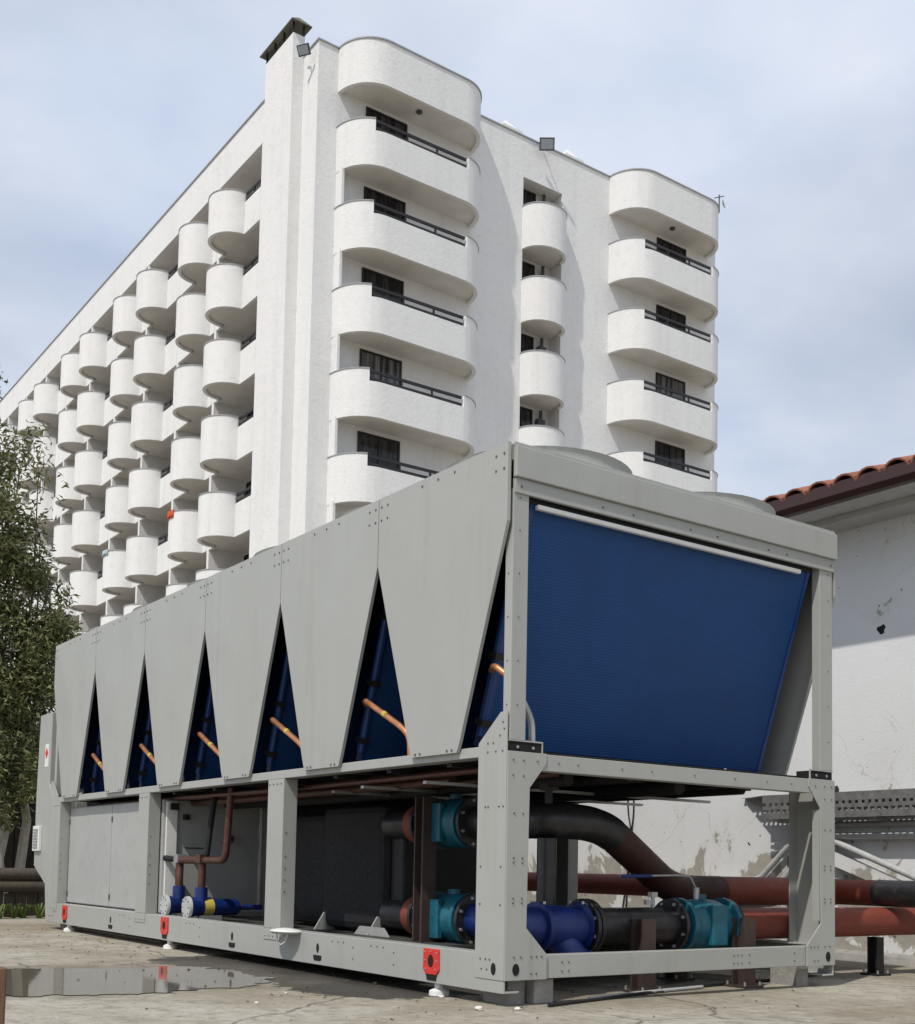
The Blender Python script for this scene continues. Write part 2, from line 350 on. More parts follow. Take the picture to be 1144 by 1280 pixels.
def copy_to(o, parent=None, loc=None):
    c = o.copy(); col.objects.link(c); c.parent = parent
    if loc is not None: c.location = loc
    for ch in list(o.children): copy_to(ch, c)
    return c
X, Y, Z = Vector((1,0,0)), Vector((0,1,0)), Vector((0,0,1))

# ------------------------------------------------------------------ ground and puddle
g = MB()
xs = [-400, -60, -12] + [i*.5 for i in range(-20, 21)] + [16, 60, 400]
ys = [-400, -60, -12] + [i*.5 for i in range(-20, 25)] + [20, 60, 400]
for yy in ys:
    for xx in xs: g.v.append((xx, yy, 0.0))
nx = len(xs)
for j in range(len(ys)-1):
    for i in range(nx-1): g.f.append((j*nx+i, j*nx+i+1, (j+1)*nx+i+1, (j+1)*nx+i))
o = g.build('ground', 'ground'); o['kind'] = 'structure'
outline = [(-3.6, 2.55), (-2.9, 2.95), (-2.3, 2.78), (-1.75, 2.86), (-1.46, 2.66), (-1.15, 2.62), (-.85, 2.50), (-.55, 2.52), (-.36, 2.36), (-.28, 2.12), (-.33, 1.86), (-.28, 1.62), (-.42, 1.42),
           (-.62, 1.30), (-.86, 1.26), (-1.05, 1.12), (-1.30, 1.17), (-1.52, 1.24), (-1.80, 1.36), (-2.2, 1.42), (-2.7, 1.62), (-3.3, 1.9)]
pts = [Vector(p) for p in outline]
for lev, amp in enumerate((.07, .045, .028, .015)):
    new = []
    for i in range(len(pts)):
        a, b_ = pts[i], pts[(i+1) % len(pts)]; d = b_ - a
        new += [a, (a+b_)/2 + Vector((-d.y, d.x)).normalized()*random.uniform(-amp, amp)]
    pts = new
k = len(pts); pm = MB(); pm.poly([(p[0], p[1], .004) for p in pts], [tuple(range(k))])
o = pm.build('puddle', 'water'); o['kind'] = 'structure'

# ------------------------------------------------------------------ hotel
BX, BY, BZ = 15.664, 31.531, 29.675
ZB = 28.055                                    # underside of the roof band; floors repeat every 3 m below it
NF = 9
PITCH_R = 3.92
hotel = empty('hotel_building', (BX, BY, 0))
tag(hotel, 'tall white stucco hotel with rows of rounded balconies behind the chiller', 'hotel')
NROOM = 12
YEND = 4.28 + PITCH_R*NROOM
XEND = 20.35
# front wall with a vertical slot for the narrow balconies
wl = MB()
wl.box(.0, 9.28, 0, .25, 0, BZ); wl.box(11.3, XEND, 0, .25, 0, BZ); wl.box(9.28, 11.3, 0, .25, 28.03, BZ)
wl.box(0, .25, .25, 4.28, 0, BZ)                                    # corner return
wl.box(0, .25, 4.28, YEND, ZB, BZ)                                 # long roof band
wl.box(XEND-.25, XEND, .25, YEND, 0, BZ); wl.box(.25, XEND-.25, YEND-.25, YEND, 0, BZ)
wl.build('wall', 'stucco_white', hotel)
MB().box(.25, XEND-.25, .25, YEND-.25, BZ-1.0, BZ-.8).build('roof', 'soffit', hotel)
for pth in ([(-.05, YEND), (-.05, 3.3)], [(-.05, 1.1), (-.05, -.05), (.81, -.05)], [(6.79, -.05), (13.88, -.05)]):
    MB().strip(pth, .34, BZ, BZ+.05).build('coping', 'coping', hotel)
# chimney shaft with sheet cap
MB().box(-.45, -.001, 1.12, 3.3, 0, 30.42).box(-.001, .02, 1.12, 3.3, BZ-.2, 30.42).build('chimney', 'stucco_white', hotel)
ch = MB(); ea, eb_, ya_, yb_, z_ = -.62, .20, .92, 3.52, 30.78
ch.poly([(ea,ya_,z_),(eb_,ya_,z_),(eb_,yb_,z_),(ea,yb_,z_),(-.21,1.15,z_+.3),(-.21,3.3,z_+.3),(ea,ya_,z_-.03),(eb_,ya_,z_-.03),(eb_,yb_,z_-.03),(ea,yb_,z_-.03),(-.21,1.15,z_+.26),(-.21,3.3,z_+.26)],
                   [(0,1,4),(1,2,5,4),(2,3,5),(3,0,4,5),(6,10,7),(7,10,11,8),(8,11,9),(9,11,10,6),(0,6,7,1),(1,7,8,2),(2,8,9,3),(3,9,6,0)])
co = ch.build('chimney_cap', 'cap_metal', hotel)
for px in (-.42, -.02):
    for py in (1.16, 1.9, 2.6, 3.26): MB().box(px-.03, px+.03, py-.03, py+.03, 30.421, 30.85).build('cap_support', 'dark_rail', hotel)
# loggia back walls and floor edges
rw = MB().box(1.5, 1.7, 4.28, YEND-.25, 0, ZB+.02); rw.box(9.0, 11.6, .7, .85, 0, 28.2); rw.box(9.05, 9.28, .25, .7, 0, 28.2); rw.box(11.3, 11.5, .25, .7, 0, 28.2)
rw.build('loggia_wall', 'room_wall', hotel)
MB().box(.25, 1.5, 4.28, YEND-.25, ZB, ZB+.12).box(9.28, 11.3, .25, .7, 28.04, 28.2).build('loggia_ceiling', 'soffit', hotel)
for i in range(NROOM+1):
    yy = 4.28 + PITCH_R*i
    MB().box(.015, 1.5, yy-.1, yy+.1, 0, ZB-.004).build('partition', 'stucco_white', hotel)

def arc(cx, cy, rx, ry, a0, a1, n):
    return [(cx + rx*math.cos(a0+(a1-a0)*i/n), cy + ry*math.sin(a0+(a1-a0)*i/n)) for i in range(n+1)]
def rails(mb, p, q_, z, n):
    """two flat rails from p to q with posts"""
    p = Vector((*p, 0)); q_ = Vector((*q_, 0)); d = (q_-p).normalized(); nn = Z.cross(d); ln = (q_-p).length
    for zz_, h in ((z+.09, .045), (z+.35, .05)): mb.obox((p+q_)/2 + Z*zz_, d, nn, Z, ln/2, .03, h)
    for i in range(n):
        c = p.lerp(q_, (i+1)/(n+1)); mb.obox(c + Z*(z+.19), d, nn, Z, .03, .028, .20)

# drum balcony of one room: local y 0..3.92 between partition centres, x<0 outwards
def room_balcony(mirror):
    y0, y1 = (1.42, 3.42) if not mirror else (.5, 2.5)
    yc = (y0+y1)/2
    drum = arc(0, yc, 1.0, 1.0, -math.pi/2, -3*math.pi/2, 20)       # from y0 outwards to y1
    root = MB()
    root.strip(drum, -.14, 0, 1.69)
    root.strip([(0, .1), (0, y0)], -.14, 0, 1.30); root.strip([(0, y1), (0, 3.82)], -.14, 0, 1.30)
    b_ = root.build('balcony', 'stucco_white', None, 40)
    sl_ = MB().prism([(1.5, .1), (.14, .1)] + [(.14, y0+.1)] + [(p[0]*.86+.0, yc+(p[1]-yc)*.86) for p in drum] + [(.14, y1-.1), (.14, 3.82), (1.5, 3.82)], 'z', .10, .26)
    sl_.build('floor_slab', 'soffit', b_)
    rr_ = MB(); rim = MB().strip(arc(0, yc, 1.03, 1.03, -math.pi/2, -3*math.pi/2, 20), -.2, 1.69, 1.715); rim.build('coping', 'coping', b_, 40)
    if not mirror: rails(rr_, (.07, .1), (.07, y0), 1.30, 1)
    else: rails(rr_, (.07, y1), (.07, 3.82), 1.30, 1)
    rr_.build('railing', 'dark_rail', b_)
    return b_
def window(name, y0, y1, z0, z1, axis, at, cur=False):
    """sliding door in a wall at plane `at`, facing -axis"""
    f = MB(); p = MB(); e = .07
    ym = (y0+y1)/2
    def bx_(mb, a, b_, c, d, n0, n1):
        if axis == 'x': mb.box(at+n0, at+n1, a, b_, c, d)
        else: mb.box(a, b_, at+n0, at+n1, c, d)
    for a, b_, c, d in ((y0, y0+e, z0, z1), (y1-e, y1, z0, z1), (ym-e/2, ym+e/2, z0+e, z1-e), (y0+e, y1-e, z1-e, z1), (y0+e, y1-e, z0, z0+e)): bx_(f, a, b_, c, d, -.06, .02)
    fo = f.build('window', 'dark_rail', None)
    for a, b_ in ((y0+e, ym-e/2), (ym+e/2, y1-e)):
        p = MB(); bx_(p, a, b_, z0+e, z1-e, -.03, .01); p.build('pane', 'pane_curtain' if cur else 'pane', fo)
    return fo
rb = [room_balcony(False), room_balcony(True)]
rwn = [window('window', 1.2, 3.6, .27, 2.95, 'x', 1.5)]
first = {0: True, 1: True, 'w': True}
for kf in range(1, NF+1):
    zf = ZB - 3*kf
    for i in range(NROOM):
        src = rb[i % 2]; pos = (0, 4.28 + PITCH_R*i, zf)
        if first[i % 2]: src.parent = hotel; src.location = pos; first[i % 2] = False
        else: copy_to(src, hotel, pos)
        if zf > 6 and i < 10:
            if first['w']: rwn[0].parent = hotel; rwn[0].location = pos; first['w'] = False
            else: copy_to(rwn[0], hotel, pos)

# broad corner balconies of the front: local x 0..6.27, y<0 outwards
WB = 5.97; RX = 1.35; D = 1.4
def front_outline(x0=0.0, d=D, w=WB):
    return arc(RX, 0, RX, d, math.pi, 3*math.pi/2, 12) + arc(w-RX, 0, RX, d, 3*math.pi/2, 2*math.pi, 12)
def front_balcony():
    ol = front_outline(); xa, xb = .78, 4.86
    left = [p for p in ol if p[0] < RX+.001][:]
    mb = MB()
    L_ = arc(RX, 0, RX, D, math.pi, 3*math.pi/2, 12); R_ = arc(WB-RX, 0, RX, D, 3*math.pi/2, 2*math.pi, 12)
    # tall rounded ends, low straight middle
    mb.strip(L_[:10], .15, 0, 1.69); mb.strip(R_[1:], .15, 0, 1.69)
    mb.strip(L_[9:] + R_[:2], .15, 0, 1.26)
    b_ = mb.build('balcony', 'stucco_white', None, 40)
    inn = [(p[0]*.95+WB*.025, p[1]*.9) for p in ol]
    MB().prism(inn + [(WB-.15, .0), (.15, .0)], 'z', .10, .28).build('floor_slab', 'soffit', b_)
    rim = MB(); ext = lambda P: P
    rim.strip(arc(RX, 0, RX+.03, D+.03, math.pi, 3*math.pi/2, 12)[:10], .21, 1.69, 1.715); rim.build('coping', 'coping', b_, 40)
    MB().strip(arc(WB-RX, 0, RX+.03, D+.03, 3*math.pi/2, 2*math.pi, 12)[1:], .21, 1.69, 1.715).build('coping', 'coping', b_, 40)
    rr_ = MB(); rails(rr_, (.86, -D+.12), (WB-RX+.1, -D+.08), 1.26, 2); rr_.build('railing', 'dark_rail', b_)
    return b_
fb = front_balcony(); fwin = window('window', 1.17, 2.93, .3, 2.93, 'y', 0); fwc = window('window', 1.17, 2.93, .3, 2.93, 'y', 0, True)
used = set()
def put(src, pos):
    if src.name in used: return copy_to(src, hotel, pos)
    used.add(src.name); src.parent = hotel; src.location = pos; return src
for s, x0 in enumerate((.81, 13.88)):
    top = MB(); ol = front_outline()
    top.strip(ol, .15, ZB, BZ); t = top.build('roof_parapet', 'stucco_white', hotel, 40, loc=(x0, 0, 0))
    inn = [(p[0]*.95+WB*.025, p[1]*.9) for p in ol]
    MB().prism(inn, 'z', ZB+.10, ZB+.3).build('roof_slab', 'soffit', t)
    MB().strip([((p[0]-WB/2)*1.01+WB/2, p[1]*1.03) for p in ol], .22, BZ, BZ+.05).build('coping', 'coping', t, 40)
    MB().lathe([(0, .11), (.06, .12), (.10, .06)], (WB*.5, -.75, ZB+.10), -Z, 12).build('ceiling_lamp', 'lamp_body', t, 40)
    for kf in range(1, NF+1):
        zf = ZB - 3*kf
        put(fb, (x0, 0, zf))
        wx = x0 + (1.62 if s else 0)
        put(fwc if (kf + s) % 3 == 1 and kf > 2 else fwin, (wx, 0, zf))
        if s == 0 and kf < NF:
            MB().box(x0+.02, x0+.12, -.42, 0, zf-3+1.69, zf+.10).build('side_fin', 'stucco_white', hotel)
# narrow half-round balconies in the slot
def narrow():
    mb = MB(); cx_ = 10.29; rx = 1.03; ol = arc(cx_, 0, rx, .85, math.pi, 2*math.pi, 20)
    mb.strip(ol, .14, 0, 1.74); b_ = mb.build('balcony', 'stucco_white', None, 40)
    MB().prism([(cx_+(p[0]-cx_)*.9, p[1]*.9) for p in ol] + [(11.28, .0), (11.28, .7), (9.3, .7), (9.3, .0)], 'z', .10, .26).build('floor_slab', 'soffit', b_)
    MB().strip(arc(cx_, 0, rx+.03, .88, math.pi, 2*math.pi, 20), .2, 1.74, 1.765).build('coping', 'coping', b_, 40)
    return b_
nb = narrow(); nwn = window('window', 9.33, 10.45, .3, 2.96, 'y', .7)
for kf in range(1, NF+1):
    put(nb, (0, 0, ZB-3*kf)); put(nwn, (0, 0, ZB-3*kf))
    MB().tube([(10.75, .5, ZB-3*kf+.26), (10.75, .5, ZB-3*kf+2.95)], .07, 10).box(10.6, 10.95, .45, .69, ZB-3*kf+2.2, ZB-3*kf+2.6).build('drain_pipe', 'lamp_body', hotel)
# roof furniture
for x_, nme in ((8.72, 0), (11.96, 0)):
    p = MB(); p.box(x_-.5, x_+.5, .02, 1.0, BZ+.001, BZ+.2); p.poly([(x_-.42,.08,BZ+.2),(x_+.42,.08,BZ+.2),(x_+.42,.92,BZ+.2),(x_-.42,.92,BZ+.2),(x_,.5,BZ+.75)], [(0,1,4),(1,2,4),(2,3,4),(3,0,4),(0,3,2,1)])
    p.build('roof_light', 'stucco_white', hotel)
def floodlight(pos, face, label, k=1.0):
    f = Vector(face).normalized(); s = Z.cross(f).normalized(); u = f.cross(s)
    e = empty('floodlight', pos); p = Vector((0,0,0))
    MB().obox(p, s, u, f, .23*k, .18*k, .05).build('housing', 'lamp_body', e, bevel=.015)
    MB().obox(p + f*.052, s, u, f, .19*k, .14*k, .006).build('lens', 'lamp_glass', e)
    MB().tube(bend([p - f*.04, p - f*.2 - Z*.05, p - f*.3 + Y*.25 - Z*.05], .1), .03, 8).build('bracket', 'lamp_body', e, 40)
    tag(e, label, 'floodlight'); return e
floodlight((BX+10.05, BY-.5, 29.42), (-.75, -1, -.75), 'square grey floodlight above the narrow balcony column on the hotel parapet', 1.3)
floodlight((BX-.42, BY+.33, 29.3), (-1, -.7, -.9), 'square grey floodlight beside the capped chimney of the hotel')
a = empty('antenna', (BX+19.6, BY-.9, BZ+.05))
MB().tube([(0,0,0),(0,0,.8)], .03, 8).build('mast', 'lamp_body', a); MB().lathe([(0,.02),(.03,.15),(.08,.2)], (.1,-.1,.35), Vector((.5,-.8,.2)).normalized(), 12).build('dish', 'galv', a, 40); MB().tube([(-.3,0,.55),(.3,0,.85)], .02, 6).build('arm', 'lamp_body', a)
tag(a, 'small antenna with dish on the rounded corner of the hotel roof', 'antenna')
# laundry on two drum balconies
def cloth(pos_y, z, w_, drop, mat_, nm, label, seed):
    rnd = random.Random(seed); mb = MB(); n = 14; rows = [-.02, 0, -drop*.5, -drop]
    ph = [(pos_y + math.sin(-1.1)*0, 0)]
    P = []
    for i in range(n+1):
        th = math.pi + (i/n - .5)*w_
        for j, zz_ in enumerate((0.03, .03, -drop*.5, -drop*(1+.15*rnd.random()))):
            rr_ = (.93 if j == 0 else 1.05) + (.02*math.sin(i*2.1) if j > 1 else 0)
            P.append((rr_*math.cos(th), rr_*math.sin(th), zz_))
    F = [(i*4+j, (i+1)*4+j, (i+1)*4+j+1, i*4+j+1) for i in range(n) for j in range(3)]
    mb.poly(P, F); o = mb.build(nm, mat_, None, 60, loc=(BX, BY+pos_y, z)); sd = o.modifiers.new('solid', 'SOLIDIFY'); sd.thickness = .02
    tag(o, label, 'towel')
cloth(4.28+PITCH_R+1.5, ZB-15+1.735, .55, .26, 'towel_red', 'beach_towel', 'orange red towel hung over a hotel drum balcony', 1)
cloth(4.28+PITCH_R*3+1.5, ZB-15+1.735, .7, .2, 'towel_mix', 'beach_towel', 'pale teal towel hung over a hotel drum balcony', 2)

# ------------------------------------------------------------------ chiller
W, P = 2.315, 1.1116; LN = 6*P
chiller = empty('air_cooled_chiller')
tag(chiller, 'long pale grey air cooled chiller with V shaped blue coils standing on concrete', 'chiller')
def bolts(pts, axis, r, name, parent, m='bolt', h=.004):
    """tiny bolt heads too small to pick apart, as one piece"""
    mb = MB()
    for p in pts:
        p = Vector(p); a = Vector(axis); mb.cyl(p - a*.002, p + a*h, r*.72, 6)
    o = mb.build(name, m, parent); o['kind'] = 'stuff'; return o
# base rails (channels), cross rails
for s in (0, 1):
    f = (lambda x: x) if s == 0 else (lambda x: W - x)
    c = [(f(0), .059), (f(.09), .059), (f(.09), .069), (f(.012), .069), (f(.012), .221), (f(.09), .221), (f(.09), .231), (f(0), .231)]
    rail = MB().prism(c, 'y', 0.004, 6.69).build('base_rail', 'paint', chiller, bevel=.003)
    if s == 0:
        for yy in (1.684, 2.793, 5.015):
            MB().prism([(yy + .014*math.cos(t*math.pi/6), .152 + .026*math.sin(t*math.pi/6)) for t in range(12)], 'x', -.0025, .004).build('lifting_hole', 'black_hole', rail)
            MB().prism([(yy-.045, .095), (yy-.035, .082), (yy+.035, .082), (yy+.045, .095), (yy+.045, .112), (yy-.045, .112)], 'x', -.0025, .004).build('slot', 'black_hole', rail)
        for yy in (.561, 3.904, 6.153):
            pl = MB().prism([(yy-.065, .222), (yy+.065, .222), (yy+.068, .125), (yy+.045, .10), (yy-.045, .10), (yy-.068, .125)], 'x', -.008, -.001).build('lifting_plate', 'red_tag', rail, bevel=.002)
            MB().prism([(yy + .022*math.cos(t*math.pi/6), .165 + .03*math.sin(t*math.pi/6)) for t in range(12)], 'x', -.0105, -.007).build('plate_hole', 'black_hole', rail)
            MB().prism([(yy-.045, .098), (yy+.045, .098), (yy+.038, .072), (yy-.038, .072)], 'x', -.0035, .004).build('slot', 'black_hole', rail)
            bolts([(-.008, yy+a, .165+b_) for a, b_ in ((-.05,.04),(.05,.04),(-.05,0),(.05,0),(-.04,-.04),(.04,-.04),(0,.045))], -X, .006, 'plate_bolts', rail, 'galv')
        bolts([(0, yy+d, z) for yy in (.9, 1.3, 3.3, 4.6) for d, z in ((0,.18),(0,.12),(.1,.2),(.16,.2),(.22,.2))], -X, .005, 'rail_bolts', rail)
MB().box(.10, W-.10, .006, .062, .119, .226).build('cross_rail', 'paint', chiller, bevel=.003)
MB().box(.10, W-.10, 6.62, 6.68, .119, .226).build('cross_rail', 'paint', chiller, bevel=.003)
for yy in (2.2, 4.38): MB().box(.09, W-.09, yy, yy+.08, .119, .20).build('cross_rail', 'paint', chiller)
bolts([(x, .006, z) for x in (.34, .38, 1.5, 1.53, 1.56, 1.62, 1.98) for z in (.15, .19)], -Y, .005, 'cross_rail_bolts', chiller)
# corner posts: folded plates with gussets
pA = [(0, .117), (.241, .117), (.241, .229), (.12, .349), (.128, .978), (.225, 1.095), (.225, 1.139), (0, 1.139)]
pB = [(0, .117), (.213, .117), (.213, 1.184), (.05, 1.317), (.003, 1.317)]
for sx_ in (0, 1):
    for sy in (0, 1):
        fx = (lambda x: x) if sx_ == 0 else (lambda x: W - x)
        fy = (lambda y: y) if sy == 0 else (lambda y: 6.69 - y)
        po = MB(); po.prism([(fx(a), z) for a, z in pA], 'y', fy(-.004), fy(.003))
        po = po.build('corner_post', 'paint', chiller, bevel=.0015)
        dp = 0 if sx_ == 0 else .045
        MB().prism([(fy(a + (dp if a > .2 else 0)), z if z < 1.15 or sx_ == 0 else min(z, 1.139)) for a, z in pB], 'x', fx(-.004), fx(.004)).build('side_plate', 'paint', po, bevel=.0015)
        MB().box(*sorted((fx(.004), fx(.05 + dp*.4))), *sorted((fy(.205+dp), fy(.212+dp))), .235, 1.12).build('return_lip', 'paint', po)
        MB().box(*sorted((fx(.122), fx(.127))), *sorted((fy(.004), fy(.05))), .36, .97).build('return_lip', 'paint', po)
        # feet under the corner
        MB().box(*sorted((fx(.10), fx(.20))), *sorted((fy(.10), fy(.28))), .0, .116).build('corner_foot', 'blockwork', po)
        if sy == 0:
            bolts([(fx(a), -.004, z) for a, z in ((.05,.22),(.09,.22),(.15,.22),(.18,.22),(.21,.22),(.15,.145),(.18,.145),(.03,1.10),(.09,1.10),(.17,1.10),(.03,1.03),(.09,1.03),
                   (.04,.86),(.09,.86),(.04,.66),(.09,.66),(.04,.64),(.09,.64),(.04,.48),(.09,.48),(.04,.46),(.09,.46))], -Y, .0055, 'post_bolts', po)
            MB().prism([(fx(.062) + .019*math.cos(t*math.pi/8), .165 + .027*math.sin(t*math.pi/8)) for t in range(16)], 'y', -.0065, .002).build('lifting_hole', 'black_hole', po)
        if sx_ == 0 and sy == 0:
            bolts([(-.004, a, z) for a, z in ((.10,.205),(.13,.205),(.17,.205),(.12,.16),(.16,.16),(.02,1.24),(.05,1.21),(.10,1.18),(.14,1.18),(.03,1.27),(.03,1.14),(.08,1.14),(.14,1.14),(.15,.89),(.13,.89),(.05,.89),(.02,.89),(.03,.62),(.18,.62),(.03,.45),(.18,.45))], -X, .0055, 'post_bolts', po)
            MB().prism([(.072 + .017*math.cos(t*math.pi/8), .165 + .027*math.sin(t*math.pi/8)) for t in range(16)], 'x', -.0065, .002).build('lifting_hole', 'black_hole', po)
# intermediate posts
for sx_ in (0, 1):
    fx = (lambda x: x) if sx_ == 0 else (lambda x: W - x)
    for y0 in (2.143, 4.29, 6.40):
        po = MB().box(*sorted((fx(-.003), fx(.09))), y0, y0+.205, .232, 1.12).build('post', 'paint', chiller, bevel=.003)
        MB().box(*sorted((fx(-.005), fx(.006))), y0-.004, y0+.209, .165, .2315).build('foot_plate', 'paint', po)
        if sx_ == 0: bolts([(-.005, y0+a, z) for a in (.03,.08,.13,.18) for z in (.185, 1.09)] + [(.02+.0*z, y0-.001, z) for z in (.45,.52,.59,.66,.8)], -X, .005, 'post_bolts', po)
    MB().box(*sorted((fx(.0), fx(.085))), .214, 6.62, 1.121, 1.17).build('top_beam', 'paint', chiller, bevel=.003)
MB().box(.20, W-.20, .002, .07, 1.06, 1.137).build('end_beam', 'paint', chiller, bevel=.003)
MB().box(.20, W-.20, 6.60, 6.67, 1.06, 1.137).build('end_beam', 'paint', chiller, bevel=.003)
bolts([(x, .002, z) for x in (.3, .42, .7, .9, 1.2, 1.5, 1.75, 1.95) for z in (1.10,)], -Y, .005, 'beam_bolts', chiller)
# upper corner posts and the dark gaps under them
for sx_ in (0, 1):
    fx = (lambda x: x) if sx_ == 0 else (lambda x: W - x)
    for y0 in (0, 6.60):
        wd = .09 if sx_ == 0 else .11
        up_ = MB().box(*sorted((fx(.012), fx(.012+wd))), y0+.001, y0+.055, 1.19, 2.34).build('upper_post', 'paint', chiller, bevel=.003)
        if y0 == 0:
            MB().box(*sorted((fx(.012), fx(.20))), .006, .10, 1.141, 1.184).build('gap_shade', 'black_hole', up_)  # black box standing in for the shaded gap under the post
            br = MB(); br.box(*sorted((fx(.008), fx(.206))), .002, .01, 1.185, 1.192); br.box(*sorted((fx(.2), fx(.206))), .002, .01, 1.139, 1.185); br.build('bracket_frame', 'paint', up_)
            bolts([(fx(a), .006, 1.16) for a in (.06, .15)], -Y, .01, 'anchor_bolts', up_, 'galv')
            bolts([(fx(.05), .001, z) for z in (1.35, 1.55, 1.75, 1.95, 2.15, 2.3)], -Y, .004, 'post_bolts', up_)
            if sx_ == 0: bolts([(.012, .028, z) for z in (1.35, 1.55, 1.75, 1.95, 2.15)], -X, .004, 'post_bolts', up_)
# top frame
tf = MB().box(.004, W-.004, .004, LN, 2.47, 2.545).build('roof_deck', 'paint', chiller)
MB().box(.008, W+.006, -.024, .003, 2.388, 2.532).build('end_fascia', 'paint', chiller, bevel=.004)
MB().box(.006, W, -.010, .003, 2.532, 2.552).build('fascia_lip', 'paint', chiller, bevel=.002)
MB().box(.014, W-.003, -.008, .012, 2.318, 2.387).build('lower_fascia', 'paint', chiller, bevel=.002)
MB().box(.0, W, LN-.003, LN+.02, 2.318, 2.532).build('end_fascia', 'paint', chiller)
bolts([(x, -.008, 2.35) for x in (.05, .55, .75, 1.15, 1.35, 1.75, 1.9, 2.28)], -Y, .007, 'fascia_bolts', chiller)
# fan shrouds
def fan():
    e = MB(); n = 40
    prof = [(.0, .505), (.03, .485), (.085, .485), (.10, .495), (.10, .47), (.03, .462), (.0, .46)]
    for k, (z, r) in enumerate(prof):
        for j in range(n): e.v.append((r*math.cos(2*math.pi*j/n), r*math.sin(2*math.pi*j/n), z))
    for k in range(len(prof)-1):
        for j in range(n): e.f.append((k*n+j, k*n+(j+1) % n, (k+1)*n+(j+1) % n, (k+1)*n+j))
    sh = e.build('fan_shroud', 'paint', None, 40)
    gr = MB()
    for r in (.12, .2, .28, .36, .44): gr.tube([(r*math.cos(t*math.pi/14), r*math.sin(t*math.pi/14), .055) for t in range(29)], .004, 5, False)
    for t in range(8): gr.tube([(.06*math.cos(t*math.pi/4), .06*math.sin(t*math.pi/4), .058), (.465*math.cos(t*math.pi/4), .465*math.sin(t*math.pi/4), .058)], .005, 5)
    gr.lathe([(0, .10), (.05, .10), (.06, .06)], (0, 0, .005), Z, 16); gr.build('fan_guard', 'black_steel', sh)
    return sh
f0 = fan()
for k in range(6):
    for x_ in (.60, 1.715):
        pos = (x_, (k+.5)*P, 2.546)
        if k == 0 and x_ == .6: f0.parent = chiller; f0.location = pos
        else: copy_to(f0, chiller, pos)
# V side panels, cross-broken sheet with folded edges
def panel(sgn):
    ring = [(.003, 2.55), (P-.003, 2.55), (P-.003, 2.185), (P-.335, 1.215), (P-.362, 1.152), (.362, 1.152), (.335, 1.215), (.003, 2.185)]
    mb = MB(); n = len(ring); xo, xi = -.022*sgn, -.004*sgn
    mb.poly([(xo, y, z) for y, z in ring] + [(xi, y, z) for y, z in ring] + [(xo - .010*sgn, P/2, 1.95)],
            [(i, (i+1) % n, 2*n) for i in range(n)] + [tuple(range(2*n-1, n-1, -1))] + [(i, (i+1) % n, n+(i+1) % n, n+i) for i in range(n)])
    o = mb.build('side_panel', 'paint', None)
    bolts([(xo, a, z) for a, z in ((.03,2.50),(.09,2.50),(P-.03,2.50),(P-.09,2.50),(.03,2.43),(.09,2.43),(P-.03,2.43),(P-.09,2.43),(.42,2.515),(.56,2.515),(.70,2.515),(.40,1.165),(.44,1.165),(P-.40,1.165),(P-.44,1.165))], (-1*sgn, 0, 0), .0085, 'panel_bolts', o)
    return o
pl0, pl1 = panel(1), panel(-1)
for k in range(6):
    for q_, xx in ((pl0, 0), (pl1, W)):
        if k == 0: q_.parent = chiller; q_.location = (xx, 0, 0)
        else: copy_to(q_, chiller, (xx, k*P, 0))
# coils: sloping slabs, near side and far side of each V
def coil(sgn):
    y0, z0, y1, z1 = .045*sgn, 2.30, .40*sgn, 1.20
    d = Vector((0, y1-y0, z1-z0)).normalized(); n_ = Vector((0, -d.z, d.y)); 
    if n_.y*sgn > 0: n_ = -n_
    ln = math.hypot(y1-y0, z1-z0); c = Vector((W/2+.0, (y0+y1)/2, (z0+z1)/2)) - n_*.025
    o = MB().obox(c, X, d, n_, W/2-.165, ln/2, .022).build('coil', 'coil', None)
    for xx in (.155, W-.165): MB().obox(Vector((xx, c.y, c.z)), X, d, n_, .012, ln/2+.01, .028).build('coil_frame', 'coil_frame', o)
    hd = MB(); off = n_*.012
    hd.tube([Vector((.125, y0, z0)) + d*.08 + off, Vector((.125, y1, z1)) - d*.05 + off], .021, 10)
    hd.build('header_tube', 'coil_frame', o, 40)
    for t in (.3, .62, .9): MB().obox(Vector((.125, y0, z0)) + d*ln*t + off, X, d, n_, .03, .015, .03).build('clamp', 'black_steel', o)
    return o
c0_, c1_ = coil(1), coil(-1)
for k in range(6):
    if k == 0: c0_.parent = chiller; c1_.parent = chiller; c1_.location = (0, P, 0)
    else: copy_to(c0_, chiller, (0, k*P, 0)); copy_to(c1_, chiller, (0, (k+1)*P, 0))
    # copper stub from header, sweeping down to the frame
    if k: path = [(.12, .31, 1.495), (.065, .25, 1.515), (.065, -.13, 1.335), (.075, -.20, 1.28), (.08, -.205, 1.13)]
    else: path = [(.10, .26, 1.545), (.06, .19, 1.555), (.10, .10, 1.48), (.115, .075, 1.42)]
    sp = MB().tube(bend(path, .06, 5), .0165, 10).build('copper_pipe', 'copper', chiller, 60, loc=(0, k*P, 0))
    if k: MB().tube([(.065, .045, 1.4196), (.065, .015, 1.4057)], .0178, 10).build('pipe_label', 'yellow', sp, 60)
    if k == 0: MB().tube(bend([(.113, .078, 1.425), (.135, .05, 1.36), (.172, .045, 1.29), (.178, .045, 1.14)], .05, 5), .0165, 10).build('copper_pipe', 'galv', chiller, 60)
    # drain tray under each V and added black baffle blocking sun from the bays below
    MB().box(.09, W-.09, k*P+.37, (k+1)*P-.37, 1.125, 1.165).build('drain_tray', 'black_steel', chiller)
    MB().box(.09, W-.09, max(.08, k*P-.365), k*P+.365, 1.150, 1.156).build('sun_baffle', 'black_steel', chiller)
